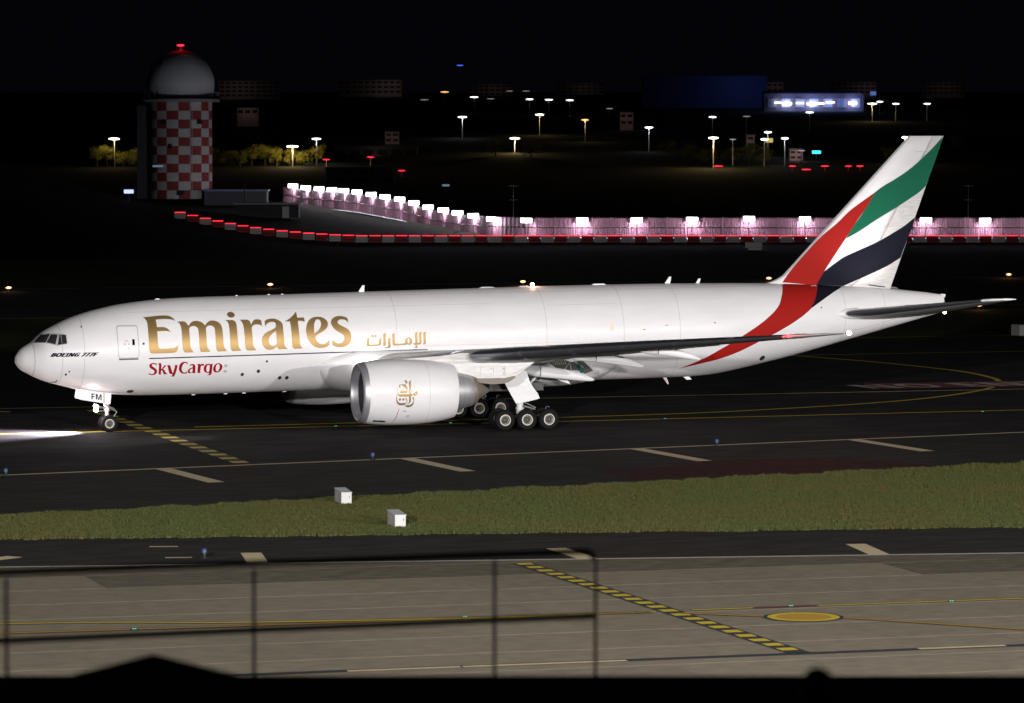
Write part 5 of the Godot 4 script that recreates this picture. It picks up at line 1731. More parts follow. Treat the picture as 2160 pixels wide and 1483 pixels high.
		k += 1
	# water-filled barriers, alternately white and red, a red warning bar on each
	k = 0
	var shapes := {}
	for q in [[702.0, -56.10, 2.99], [699.6, -53.79, 2.53], [697.3, -51.50, 2.10], [694.9, -49.23, 1.71], [692.5, -46.96, 1.35], [690.1, -44.72, 1.02], [687.8, -42.48, 0.79], [685.3, -40.14, 0.58], [682.8, -37.81, 0.40], [680.3, -35.50, 0.26], [677.8, -33.20, 0.15], [675.2, -30.92, 0.07], [672.7, -28.65, 0.02], [670.2, -26.40, 0.00], [668.0, -24.18, 0.00], [668.0, -22.04, 0.00], [668.0, -19.91, 0.00], [668.0, -17.77, 0.00], [668.0, -15.64, 0.00], [668.0, -13.50, 0.00], [668.0, -11.37, 0.00], [668.0, -9.23, 0.00], [668.0, -7.09, 0.00], [668.0, -4.96, 0.00], [668.0, -2.82, 0.00], [668.0, -0.69, 0.00], [668.0, 1.45, 0.00], [668.0, 3.59, 0.00], [668.0, 5.72, 0.00], [668.0, 7.86, 0.00], [668.0, 9.99, 0.00], [668.0, 12.13, 0.00], [668.0, 14.26, 0.00], [668.0, 16.40, 0.00], [668.0, 18.54, 0.00], [668.0, 20.67, 0.00], [668.0, 22.81, 0.00], [668.0, 24.94, 0.00], [668.0, 27.08, 0.00], [668.0, 29.22, 0.00], [668.0, 31.35, 0.00], [668.0, 33.49, 0.00], [668.0, 35.62, 0.00], [668.0, 37.76, 0.00], [668.0, 39.90, 0.00], [668.0, 42.03, 0.00], [668.0, 44.17, 0.00], [668.0, 46.30, 0.00], [668.0, 48.44, 0.00], [668.0, 50.57, 0.00], [668.0, 52.71, 0.00], [668.0, 54.85, 0.00], [668.0, 56.98, 0.00], [668.0, 59.12, 0.00], [668.0, 61.25, 0.00], [668.0, 63.39, 0.00], [668.0, 65.53, 0.00], [668.0, 67.66, 0.00], [668.0, 69.80, 0.00], [668.0, 71.93, 0.00], [668.0, 74.07, 0.00], [668.0, 76.21, 0.00], [668.0, 78.34, 0.00], [668.0, 80.48, 0.00], [668.0, 82.61, 0.00]]:
		var white := k % 2 == 0
		var label: String = NTH[k / 2] + (" white" if white else " red") + " plastic barrier from the left, in the row below the pink wall"
		var o: Node3D
		if not shapes.has(white):
			o = thing("road_barrier", label, "barrier", sl(q[0], q[1], q[2]), YAW, "barriers below the pink wall")
			var mb := Mesher.new()
			var prof := PackedVector2Array([Vector2(-0.3, 0), Vector2(0.3, 0), Vector2(0.3, 0.25), Vector2(0.14, 0.45), Vector2(0.1, 1.0), Vector2(-0.1, 1.0), Vector2(-0.14, 0.45), Vector2(-0.3, 0.25)])
			mb.prism(prof, func(p: Vector2, t: float) -> Vector3: return Vector3(t - 0.95, p.y, p.x), 1.9)
			put("barrier_body", mb, M.barrier_white if white else M.barrier_red, o)
			mb = Mesher.new()
			mb.tube([Vector3(-0.9, 1.06, 0), Vector3(0.9, 1.06, 0)], [0.055], 8)
			put("warning_light", mb, M.lamp_red, o)
			shapes[white] = o
		else:
			o = copy(shapes[white], "road_barrier", label, sl(q[0], q[1], q[2]), YAW)
		k += 1
	# sign boards in front of the barriers
	var sg := thing("sign_board", "two-part white board standing on the dark grass left of the tail fin", "sign", sl(628.0, (1590 - 1080) / 8757.5 * 628.0, 0.0), YAW)
	var m := Mesher.new()
	m.cbox(Vector3(0, 0.75, 0), Vector3(2.6, 0.8, 0.25), 0.03)
	put("sign_face", m, M.cabinet, sg)
	m = Mesher.new()
	m.cbox(Vector3(0.2, 0.16, 0.1), Vector3(2.1, 0.32, 0.4), 0.03)
	put("sign_base", m, M.cabinet_side, sg)
	# low flat-roofed shed at the left end of the wall
	var sh := thing("shed", "low grey flat-roofed shed left of the floodlit wall", "shed", sl(742, -43.5, rise(742, -43.5)), YAW)
	m = Mesher.new()
	m.box(Vector3(0, 1.2, 0), Vector3(11.0, 2.4, 5.0))
	put("wall", m, M.facade_dark, sh)
	m = Mesher.new()
	m.box(Vector3(0, 2.5, 0.3), Vector3(12.0, 0.2, 6.4))
	put("roof", m, M.cabinet_side, sh)
	m = Mesher.new()
	m.box(Vector3(3.2, 1.0, 2.52), Vector3(1.2, 2.0, 0.06))
	put("door", m, M.cabinet_side, sh)
	# lamp post standing dark behind the wall
	for d in [[1083.0, "dark slender mast rising behind the bend of the pink wall"], [2042.0, "dark slender mast behind the wall right of the tail fin"]]:
		var o := thing("mast", d[1], "mast", sl(740, (d[0] - 1080.0) / 8757.5 * 740, 1.0))
		m = Mesher.new()
		m.tube([Vector3.ZERO, Vector3(0, 7.2, 0)], [0.1, 0.06], 8)
		put("pole", m, M.galvanised, o)
		m = Mesher.new()
		m.box(Vector3(0, 6.9, 0), Vector3(1.8, 0.12, 0.2), Basis(Vector3.UP, YAW))
		m.box(Vector3(0, 4.4, 0), Vector3(1.4, 0.1, 0.2), Basis(Vector3.UP, YAW))
		put("cross_arm", m, M.galvanised, o)

const NTH := ["first", "second", "third", "fourth", "fifth", "sixth", "seventh", "eighth", "ninth", "tenth", "eleventh", "twelfth", "thirteenth", "fourteenth", "fifteenth", "sixteenth", "seventeenth", "eighteenth", "nineteenth", "twentieth", "twenty-first", "twenty-second", "twenty-third", "twenty-fourth", "twenty-fifth", "twenty-sixth", "twenty-seventh", "twenty-eighth", "twenty-ninth", "thirtieth", "thirty-first", "thirty-second", "thirty-third", "thirty-fourth", "thirty-fifth"]

# ------------------------------------------------------------------ radar tower
func build_radar_tower() -> void:
	var base: Vector3 = Vector3(124.10, 4.40, -531.83)
	var o := thing("radar_tower", "red and white chequered radar tower topped by a white dome", "tower", base, YAW)
	var r := 6.05
	var top := 18.7
	var sides := 16
	var cells := 16
	var n := 11
	for j in n:
		var y0 := top * j / n
		var y1 := top * (j + 1) / n
		for i in cells:
			var mb := Mesher.new()
			var rows := []
			for y in [y0 + 0.015, y1 - 0.015]:
				var row := PackedVector3Array()
				for k in 4:
					var a := TAU * (i + k / 3.0) / cells
					row.append(Vector3(sin(a) * r, y, cos(a) * r))
				rows.append(row)
			mb.grid(rows)
			put("wall_panel", mb, M.tower_red if (i + j) % 2 == 0 else M.tower_white, o)
	var mb := Mesher.new()
	mb.lathe(Vector3.ZERO, Vector3.UP, [[0, r - 0.04], [top, r - 0.04]], 48)
	put("core", mb, M.facade_dark, o)
	for d in [[0.7, 14.9, 1.1], [-0.5, 14.9, 1.0], [-0.28, 10.2, 0.8], [0.05, 1.2, 1.4]]:
		mb = Mesher.new()
		mb.box(Vector3(sin(d[0]) * r, d[1], cos(d[0]) * r), Vector3(d[2], 0.9, 0.2), Basis(Vector3.UP, d[0]))
		put("window", mb, M.window_dark, o)
	mb = Mesher.new()
	mb.lathe(Vector3.ZERO, Vector3.UP, [[top, 4.0], [top, 7.5], [top + 0.9, 7.5], [top + 0.9, 4.0]], 48)
	put("gallery", mb, M.facade, o)
	mb = Mesher.new()
	for k in 28:
		var a := TAU * k / 28
		mb.tube([Vector3(sin(a) * 7.35, top + 0.9, cos(a) * 7.35), Vector3(sin(a) * 7.35, top + 1.9, cos(a) * 7.35)], [0.04], 5)
	var ring := []
	for k in 49:
		ring.append(Vector3(sin(TAU * k / 48) * 7.35, top + 1.9, cos(TAU * k / 48) * 7.35))
	mb.tube(ring, [0.05], 5, false)
	put("gallery_railing", mb, M.galvanised, o)
	mb = Mesher.new()
	var rows := []
	for i in 21:
		var t := 2.05 * i / 20.0
		var row := PackedVector3Array()
		for k in 40:
			var a := TAU * k / 40
			row.append(Vector3(sin(t) * sin(a) * 6.55, top + 3.4 + cos(t) * 6.55, sin(t) * cos(a) * 6.55))
		rows.append(row)
	mb.grid(rows, true)
	put("radome", mb, M.radome, o)
	for k in 10:
		mb = Mesher.new()
		var arc := []
		for i in 21:
			var t := 2.05 * i / 20.0
			arc.append(Vector3(sin(t) * sin(TAU * k / 10) * 6.56, top + 3.4 + cos(t) * 6.56, sin(t) * cos(TAU * k / 10) * 6.56))
		mb.tube(arc, [0.045], 5)
		put("radome_seam", mb, M.cabinet_side, o)
	for t in [0.55, 1.0, 1.45]:
		mb = Mesher.new()
		mb.lathe(Vector3(0, top + 3.4 + cos(t) * 6.56, 0), Vector3.UP, [[-0.045, sin(t) * 6.55], [0, sin(t) * 6.61], [0.045, sin(t) * 6.55]], 40)
		put("radome_seam", mb, M.cabinet_side, o)
	mb = Mesher.new()
	for s in [-0.22, 0.22]:
		mb.tube([Vector3(2.4 + s, 0, 5.75), Vector3(2.4 + s, top, 5.75)], [0.04], 5)
	for i in 46:
		mb.tube([Vector3(2.18, 0.4 * i + 0.3, 5.75), Vector3(2.62, 0.4 * i + 0.3, 5.75)], [0.025], 4)
	put("ladder", mb, M.galvanised, o)
	mb = Mesher.new()
	mb.lathe(Vector3(0, top + 9.9, 0), Vector3.UP, [[-0.1, 0.9], [0.1, 0.8], [0.25, 0.2], [0.9, 0.12]], 16)
	put("finial", mb, M.galvanised, o)
	mb = Mesher.new()
	mb.ball(Vector3(0, top + 10.95, 0), Vector3(0.75, 0.2, 0.25), 8, 12)
	put("obstruction_light", mb, M.lamp_red, o)
	omni(base + Vector3(0, top + 11.6, 0.2), 0.8, 0.2, Color(1, 0.05, 0.05))
	# shielded floodlight on a pole at the annex, turned to the dome
	var fl := sl(762, -49.0, 3.0)
	var aim := base + Vector3(0, top + 1.0, 0)
	var fo := thing("yard_floodlight", "shielded floodlight on a dark pole by the annex, turned to the radar dome", "floodlight", fl)
	mb = Mesher.new()
	mb.tube([Vector3(0, -1.5, 0), Vector3(0, 4.6, 0)], [0.1, 0.07], 8)
	put("pole", mb, M.dark_metal, fo)
	var dir := (aim - fl - Vector3(0, 5, 0)).normalized()
	var fb := Basis.looking_at(dir, Vector3.UP)
	mb = Mesher.new()
	mb.box(Vector3(0, 4.9, 0), Vector3(0.9, 0.6, 0.35), fb)
	for s in [-0.47, 0.47]:
		mb.box(Vector3(0, 4.9, 0) + fb * Vector3(s, 0, -0.35), Vector3(0.03, 0.7, 0.5), fb)
	put("lamp_housing", mb, M.dark_metal, fo)
	mb = Mesher.new()
	mb.box(Vector3(0, 4.9, 0) + dir * 0.19, Vector3(0.8, 0.5, 0.02), fb)
	put("lamp_face", mb, M.lamp_fitting, fo)
	spot(fl + Vector3(0, 4.9, 0) + dir * 0.4, aim, 150.0, 42.0, 0.4, Color(0.92, 0.95, 1.0), 0.9)
	# stair shaft at the left side
	mb = Mesher.new()
	mb.box(Vector3(-7.2, 9.0, -1.0), Vector3(2.6, 18.0, 2.6))
	put("stair_shaft", mb, M.facade_dark, o)
	var an := thing("annex", "low flat annex at the foot of the chequered radar tower", "building", base + Basis(Vector3.UP, YAW) * Vector3(11.0, -1.2, 4.0), YAW)
	mb = Mesher.new()
	mb.box(Vector3(0, 1.4, 0), Vector3(12.0, 2.8, 6.0))
	put("wall", mb, M.facade_dark, an)
	mb = Mesher.new()
	mb.box(Vector3(0, 2.9, 0), Vector3(12.6, 0.3, 6.6))
	put("roof", mb, M.facade_blue, an)

# ------------------------------------------------------------------ the hillside town: street lamps, trees, buildings
func lamp(called: String, label: String, at: Vector3, head: float, wide: float, m: Material, pole: Material, group: String) -> void:   # at: foot of the pole; head: height of the lamp
	var o := thing(called, label, "street lamp", at, YAW, group)
	var mb := Mesher.new()
	mb.tube([Vector3(0, 0, -0.5), Vector3(0, head - 0.3, -0.5), Vector3(0, head + 0.1, -0.3), Vector3(0, head + 0.14, 0)], [0.14, 0.09, 0.06], 8)
	put("pole", mb, pole, o)
	mb = Mesher.new()
	mb.ball(Vector3(0, head, 0), Vector3(wide * 0.5, 0.24 if m != M.lamp_red and m != M.lamp_dim else 0.12, 0.3), 8, 14)
	put("lamp_head", mb, m, o)

func build_town() -> void:
	var k := 0
	for q in [[161.3, 7.44, -787.9, 7.31, 2.84, 0, 14, "warm street lamp on a pale pole left of the chequered tower"],
		[205.9, 7.51, -778.8, 5.27, 3.07, 0, 48, "brightest warm street lamp, among lit trees right of the chequered tower"],
		[218.5, 8.04, -804.2, 6.55, 2.47, 1, 10, "cool street lamp just above and right of the lamp among the lit trees"],
		[297.7, 9.96, -887.0, 4.28, 2.95, 0, 40, "warm street lamp on a pale pole above the bend of the pink wall"],
		[304.7, 7.27, -734.7, 7.76, 2.59, 0, 60, "warm street lamp on the tallest pale pole, left of the tail fin"],
		[333.7, 13.43, -1068.3, 7.04, 3.12, 1, 12, "cool street lamp below the orange lamp on the hillside"],
		[471.4, 22.54, -1532.3, 7.07, 3.83, 1, 0, "cool street lamp on the ridge right of the orange lamp"],
		[463.9, 21.56, -1480.3, 7.05, 3.35, 2, 0, "faint lamp on the ridge right of the bright cool lamp"],
		[509.5, 26.08, -1717.1, 7.09, 4.22, 3, 0, "orange lamp high on the ridge"],
		[427.7, 20.96, -1457.7, 7.09, 3.66, 2, 0, "faint lamp on the ridge left of the orange lamp"],
		[551.6, 26.83, -1746.3, 7.07, 3.44, 2, 0, "faint lamp at the right end of the ridge block"],
		[559.6, 26.83, -1744.0, 7.07, 3.87, 2, 0, "faint pinkish lamp alone between two ridge blocks"],
		[475.5, 21.26, -1460.1, 7.07, 3.32, 1, 0, "cool lamp on the ridge below the pinkish lamp"],
		[478.8, 20.96, -1442.5, 7.09, 3.48, 1, 0, "cool lamp on the ridge, left of a pair"],
		[483.8, 20.73, -1428.5, 7.06, 3.27, 1, 0, "cool lamp on the ridge, right of a pair"],
		[371.1, 14.25, -1103.1, 7.04, 2.93, 0, 18, "lamp above the brightest lit trees on the hillside"],
		[357.0, 12.45, -1007.1, 7.08, 2.46, 3, 8, "amber lamp right of the brightest lit trees"],
		[433.5, 16.66, -1218.1, 7.06, 2.55, 2, 0, "faint lamp above the little red-roofed house"],
		[339.8, 10.26, -891.2, 7.08, 2.49, 1, 8, "cool lamp alone left of the tallest lamp pole"],
		[413.3, 13.43, -1044.6, 7.04, 2.55, 1, 0, "cool lamp straight above the tallest lamp pole"],
		[428.2, 13.65, -1052.7, 7.05, 2.57, 2, 0, "faint lamp right of the lamp above the tallest pole"],
		[314.8, 7.55, -748.4, 7.04, 1.76, 2, 0, "faint lamp just right of the tallest lamp pole"],
		[352.4, 9.13, -824.9, 7.02, 2.13, 1, 6, "cool lamp above the small yellow sign"],
		[322.6, 7.55, -746.1, 7.04, 1.98, 0, 0, "warm lamp left of the small yellow sign"],
		[330.4, 7.70, -752.1, 7.10, 1.99, 1, 6, "cool lamp right of the small yellow sign"],
		[475.3, 15.08, -1118.0, 7.09, 2.72, 1, 0, "cool lamp just under the blue-lit depot"],
		[570.2, 18.85, -1298.4, 7.07, 3.77, 0, 30, "brightest warm lamp right of the blue-lit depot"],
		[595.3, 19.98, -1353.5, 7.04, 2.84, 1, 0, "small cool lamp beside the warm lamp right of the depot"],
		[579.3, 18.85, -1295.7, 7.07, 2.91, 1, 0, "cool lamp on the ridge, middle of three right of the depot"],
		[591.3, 18.85, -1292.1, 7.07, 2.91, 1, 0, "cool lamp on the ridge, farthest right"],
		[364.7, 7.93, -754.4, 7.06, 1.79, 0, 10, "warm lamp half hidden by the top of the tail fin"],
		[288.0, 5.53, -627.0, 7.09, 1.75, 2, 0, "faint lamp above the lit doorway under the cyan sign"],
		[634.3, 34.18, -2128.6, 17.60, 4.08, 4, 0, "blue light on a tall mast, highest of all"],
		[214.2, 7.51, -776.3, 1.93, 1.86, 5, 0, "red obstruction light right of the lit trees"],
		[227.1, 7.66, -780.8, 2.31, 1.88, 5, 0, "red obstruction light over the long dark shed"],
		[211.4, 6.17, -691.6, 1.43, 1.72, 5, 0, "red obstruction light right of the chequered hut"],
		[297.9, 6.88, -711.7, 1.29, 2.54, 5, 0, "red light at the foot of the tallest lamp pole"],
		[315.5, 6.88, -706.5, 1.29, 1.69, 5, 0, "red light in the low row left of the tail fin, first"],
		[318.7, 6.88, -705.5, 0.47, 2.54, 5, 0, "red light in the low row left of the tail fin, second"],
		[323.2, 6.88, -704.2, 1.29, 2.11, 5, 0, "red light in the low row left of the tail fin, third"],
		[328.8, 6.88, -702.5, 1.29, 1.69, 5, 0, "red light in the low row left of the tail fin, fourth"],
		[331.5, 6.88, -701.7, 1.29, 1.80, 5, 0, "red light in the low row left of the tail fin, nearest the fin"]]:   # foot x, y, z, lamp height, width, kind, light energy, label
		var m: Material = [M.lamp_street, M.lamp_cool, M.lamp_dim, M.lamp_amber, M.lamp_blue, M.lamp_red, M.lamp_green][q[5]]
		lamp("street_lamp" if q[5] < 4 else "signal_lamp", q[7], Vector3(q[0], q[1], q[2]), q[3], q[4], m, M.galvanised, "lamps on the hillside")
		if q[6] > 0:
			omni(Vector3(q[0], q[1] + q[3] - 0.5, q[2]) + (sl(0, 0) - sl(1, 0)) * 0.9, q[6] * 2.2, 0.3, Color(1.0, 0.86, 0.62) if q[5] != 1 else Color(0.9, 0.93, 1.0))
		k += 1
	# trees: a tapered trunk with limbs, and a crown of leaf clumps
	var rng := RandomNumberGenerator.new()
	rng.seed = 12
	var protos := []
	for v in 3:
		var wood := Mesher.new()
		var crown := Mesher.new()
		var h: float = [6.0, 5.2, 7.0][v]
		wood.tube([Vector3(0, -0.6, 0), Vector3(0.1, h * 0.3, 0.05), Vector3(-0.05, h * 0.62, 0)], [0.28, 0.2, 0.1], 8)
		for c in 13:
			var a := rng.randf() * TAU
			var rad := rng.randf_range(0.4, 2.5)
			var ctr := Vector3(cos(a) * rad * 1.25, h * rng.randf_range(0.45, 0.95) - rad * 0.35, sin(a) * rad)
			wood.tube([Vector3(0, h * 0.4, 0), Vector3(ctr.x * 0.5, lerpf(h * 0.4, ctr.y, 0.6), ctr.z * 0.5), ctr], [0.09, 0.05, 0.02], 5)
			for i in 70 + 20 * (c % 4):
				var d := Vector3(rng.randfn(), rng.randfn() * 0.75, rng.randfn()) * 0.55
				var p := ctr + d
				var u := Vector3(rng.randfn(), rng.randfn() * 0.5, rng.randfn()).normalized()
				var w := u.cross(Vector3(rng.randfn(), rng.randfn(), rng.randfn())).normalized()
				var s := rng.randf_range(0.10, 0.22)
				crown.quad(p - u * s, p + w * s * 0.6, p + u * s, p - w * s * 0.6)

		protos.append([wood.done(), crown.done()])
	for q in [[187.7, 7.17, -790.4, 0.95, 0, "leafy tree hard against the right side of the tower"],
		[194.2, 7.17, -788.5, 0.95, 1, "leafy tree third right of the chequered tower"],
		[200.6, 7.17, -786.6, 0.95, 2, "leafy tree fourth right of the chequered tower"],
		[206.7, 7.17, -784.8, 0.95, 0, "leafy tree straight under the brightest warm lamp"],
		[164.5, 7.06, -791.1, 0.95, 1, "leafy tree second beside the lamp left of the tower"],
		[159.4, 6.98, -788.4, 0.95, 2, "leafy tree just left of the lamp left of the tower"],
		[416.2, 16.01, -1210.7, 0.95, 0, "leafy tree right of the brightest green tree on the hillside"],
		[318.2, 7.69, -778.7, 0.95, 1, "leafy tree at the foot of the tallest lamp pole"],
		[158.6, 7.13, -797.0, 0.95, 2, "leafy tree left of the lamp that stands left of the tower"],
		[167.2, 7.06, -790.3, 0.95, 0, "leafy tree between that lamp and the chequered tower"],
		[191.2, 7.17, -789.4, 0.95, 1, "leafy tree first right of the chequered tower"],
		[197.1, 7.17, -787.6, 0.95, 2, "leafy tree dark one second right of the chequered tower"],
		[203.5, 7.17, -785.7, 0.95, 0, "leafy tree just left of the brightest warm lamp"],
		[210.0, 7.17, -783.8, 0.95, 1, "leafy tree just right of the brightest warm lamp"],
		[213.3, 7.17, -782.8, 0.95, 2, "leafy tree at the right end of the lit row by the tower"],
		[411.6, 16.33, -1228.8, 0.95, 0, "leafy tree under the lamp in the middle of the hillside"],
		[412.0, 16.01, -1212.0, 1.19, 1, "leafy tree brightest green, in the middle of the hillside"],
		[426.9, 16.33, -1224.2, 0.95, 2, "leafy tree under the amber lamp"],
		[282.8, 8.87, -856.0, 0.95, 0, "leafy tree low, left of the lamp over the wall bend"],
		[289.4, 8.70, -843.6, 0.95, 1, "leafy tree low, right of the lamp over the wall bend"],
		[317.0, 8.19, -806.2, 0.95, 2, "leafy tree low, well left of the tallest lamp pole"],
		[319.9, 8.01, -797.0, 0.95, 0, "leafy tree low, left of the tallest lamp pole"],
		[326.9, 7.86, -784.5, 0.95, 1, "leafy tree low, right of the tallest lamp pole"],
		[327.6, 7.61, -771.7, 0.95, 2, "leafy tree low, second right of the tallest lamp pole"],
		[329.9, 7.53, -766.9, 0.95, 0, "leafy tree low, left of the lit doorway"],
		[371.7, 8.01, -781.5, 0.95, 1, "leafy tree behind the leading edge of the tail fin"],
		[416.0, 9.33, -841.4, 0.95, 2, "leafy tree right of the tail fin"]]:   # x, y, z, scale, kind, label
		var o := thing("tree", q[5], "tree", Vector3(q[0], q[1], q[2]), rng.randf() * TAU, "trees on the hillside")
		o.scale = Vector3.ONE * q[3]
		put_mesh("trunk", protos[q[4]][0], M.trunk, o)
		put_mesh("crown", protos[q[4]][1], M.leaf, o)
	# buildings
	for q in [[472.9, 31.64, -1986.8, 33.5, 9.2, 11.7, 4, 10, 0, "pale striped block on the ridge right of the radar dome", 8, -0.2],
		[562.2, 34.07, -2064.6, 36.4, 8.2, 12.7, 3, 10, 0, "pale striped block on the ridge with a brownish right end", 10, 0.3],
		[642.2, 33.25, -2092.9, 26.5, 7.0, 9.3, 3, 8, 0, "dim block on the ridge beside the cool lamps", 3, 0.1],
		[708.3, 34.95, -2125.4, 29.1, 6.3, 10.2, 3, 8, 0, "dim block on the ridge, second from the middle", 2.5, 0.1],
		[615.4, 25.55, -1631.3, 59.8, 15.0, 20.9, 0, 0, 1, "large dark blue hangar on the ridge left of the blue-lit depot", 34, 0.3],
		[786.2, 34.89, -1997.8, 9.3, 6.0, 5.0, 2, 3, 0, "small block between the hangar and the depot", 4, 0],
		[811.2, 33.77, -1938.2, 25.7, 6.7, 9.0, 3, 8, 0, "dim block behind the right end of the depot", 4, 0.3],
		[860.1, 33.51, -1923.6, 24.4, 6.9, 8.5, 3, 8, 0, "dim block on the ridge right of the depot", 2.5, 0],
		[255.3, 8.67, -883.0, 23.5, 3.1, 8.2, 1, 6, 2, "long low dark shed behind the floodlit row", 2, 0],
		[175.9, 6.08, -593.6, 14.3, 3.1, 5.0, 2, 8, 2, "low hut painted in faint chequers above the floodlit row", 0, 0],
		[423.4, 17.28, -1166.8, 4.8, 4.8, 5.0, 2, 2, 0, "little house with a red-brown top on the hillside", 4, 0],
		[364.1, 11.49, -871.4, 2.3, 3.6, 5.0, 2, 1, 0, "narrow pale hut right of the tallest lamp pole", 5, 0],
		[348.7, 8.73, -792.6, 3.5, 2.8, 5.0, 2, 2, 0, "small bright white hut under the cyan sign", 10, 0],
		[292.4, 21.03, -1205.8, 7.7, 2.7, 5.0, 1, 3, 0, "low house glowing faintly beside the radar tower", 1.5, 0],
		[290.7, 12.28, -997.7, 4.4, 3.4, 5.0, 2, 2, 0, "small grey hut above the long dark shed", 2, 0]]:   # x, y, z, width, height, depth, storeys, bays, facade, label, lit
		var o := thing("building", q[9], "building", Vector3(q[0], q[1], q[2]), YAW)
		var w: float = q[3]
		var h: float = q[4]
		var d: float = q[5]
		var fm: Material = [M.facade, M.facade_blue, M.facade_dark][q[8]]
		var mb := Mesher.new()
		mb.box(Vector3(0, h * 0.5 - 2.0, -d * 0.5), Vector3(w, h + 4.0, d))
		put("wall", mb, fm, o)
		mb = Mesher.new()
		mb.box(Vector3(0, h + 0.2, -d * 0.5), Vector3(w + 0.5, 0.4, d + 0.5))
		put("roof", mb, M.facade_dark, o)
		for i in q[6]:
			for j in q[7]:
				mb = Mesher.new()
				var ww: float = w / q[7] * 0.7
				var hh: float = h / q[6] * 0.42
				mb.box(Vector3(-w * 0.5 + (j + 0.5) * w / q[7], h * (i + 0.55) / q[6], 0.0), Vector3(ww, hh, 0.06))
				put("window", mb, M.window_dark, o)
		if q[10] > 0:
			omni(Vector3(q[0], q[1] + h * 0.7, q[2]) + (sl(0, 0) - sl(1, 0)) * h * 1.6 + (sl(0, 1) - sl(0, 0)) * w * q[11], q[10], 0.5, Color(1.0, 0.86, 0.84) if q[8] != 1 else Color(0.45, 0.58, 1.0))
	# the lit depot on the ridge
	var dp: Array = [630.2, 24.83, -1522.6, 45.5, 6.7, [[-12.37, 1.95, 4.12, 0, 22], [-16.49, 2.50, 3.04, 1, 0], [-6.51, 2.28, 3.47, 1, 0], [-1.30, 1.95, 3.91, 0, 30], [2.82, 2.06, 3.47, 1, 0], [7.38, 2.60, 3.91, 1, 12], [17.57, 2.28, 3.69, 0, 20]]]
	var o := thing("depot", "long blue-lit depot front on the ridge at upper right", "building", Vector3(dp[0], dp[1], dp[2]), YAW)
	var w: float = dp[3]
	var h: float = dp[4]
	var mb := Mesher.new()
	mb.box(Vector3(0, h * 0.5 - 2, -8), Vector3(w, h + 4, 14))
	put("wall", mb, M.facade, o)
	mb = Mesher.new()
	mb.box(Vector3(-w * 0.04, h + 0.5, -6), Vector3(w * 0.94, 1.0, 16))
	put("roof", mb, M.facade_dark, o)
	for j in 7:
		mb = Mesher.new()
		mb.box(Vector3(-w * 0.42 + j * w * 0.14, h * 0.35, -0.9), Vector3(w * 0.09, h * 0.6, 0.3))
		put("shutter", mb, M.cabinet_side, o)
	for q in dp[5]:   # across, up, width, kind, energy
		mb = Mesher.new()
		mb.box(Vector3(q[0], q[1], 0.2), Vector3(q[2], 0.9 if q[3] == 0 else 0.55, 0.3))
		put("lamp_panel", mb, M.lamp_fitting if q[3] == 0 else M.lamp_cool, o)
		if q[4] > 0:
			omni(Vector3(dp[0], dp[1], dp[2]) + Basis(Vector3.UP, YAW) * Vector3(q[0], q[1], 2.6), q[4], 0.4, Color(0.5, 0.6, 1.0))
	# lit signs and doorways
	for q in [[97.4, 5.63, -450.0, 1.64, 0.66, [0.45, 0.5, 1], 1.6, "small blue-white lit panel left of the tower foot", 1.30],
		[353.9, 8.63, -791.0, 2.30, 0.77, [0.05, 0.8, 1], 2.5, "cyan lit sign left of the tail fin", 1.88],
		[362.4, 9.76, -851.1, 2.02, 1.21, [0.75, 0.6, 0.15], 0.8, "small yellow lit sign among the cool lamps", 3.41],
		[350.5, 8.72, -797.3, 2.57, 1.80, [0.8, 0.75, 0.62], 0.45, "lit doorway in the white hut under the cyan sign", 0.46],
		[114.1, 10.62, -505.6, 1.95, 0.36, [0.3, 0.4, 0.6], 0.35, "row of faint bluish lights on the front of the chequered tower", 0.20],
		[171.7, 3.30, -511.4, 1.37, 0.37, [0.35, 0.45, 0.6], 0.4, "faint bluish light bar above the middle of the floodlit row", 3.57],
		[701.4, 24.08, -1710.1, 7.67, 1.68, [0.6, 0.7, 0.4], 0.5, "pale green lit panel low on the depot front", 0.20],
		[689.7, 27.65, -1744.8, 3.41, 1.95, [0.25, 0.4, 1], 0.5, "blue panel at the left end of the depot", 0.21],
		[818.3, 31.60, -1925.7, 3.21, 2.14, [0.15, 0.3, 0.9], 0.45, "dim blue window grid right of the depot", 1.57]]:   # x, y, z, width, height, colour, energy, label, foot
		var s := thing("lit_sign", q[7], "sign", Vector3(q[0], q[1], q[2]), YAW)
		var b := Mesher.new()
		b.cbox(Vector3(0, q[4] * 0.5 + q[8], 0), Vector3(q[3], q[4], 0.3), 0.03)
		put("sign_panel", b, glow(q[5][0], q[5][1], q[5][2], q[6]), s)
		b = Mesher.new()
		b.tube([Vector3(0, -0.5, -0.25), Vector3(0, q[8] + q[4] * 0.5, -0.25)], [0.12], 6)
		put("post", b, M.dark_metal, s)

# ------------------------------------------------------------------ people: two pilots behind the flight-deck glass, one onlooker on the roof
func capsule_field(p: Vector3, bones: Array) -> float:
	var d := 1e9
	for b in bones:
		var ab: Vector3 = b[1] - b[0]
		var t := clampf((p - b[0]).dot(ab) / maxf(ab.length_squared(), 1e-9), 0, 1)
		var e: float = p.distance_to(b[0] + ab * t) - lerpf(b[2], b[3], t)
		var k := 0.035
		var h := clampf(0.5 + 0.5 * (d - e) / k, 0, 1)
		d = lerpf(d, e, h) - k * h * (1 - h) if d < 1e8 else e
	return d

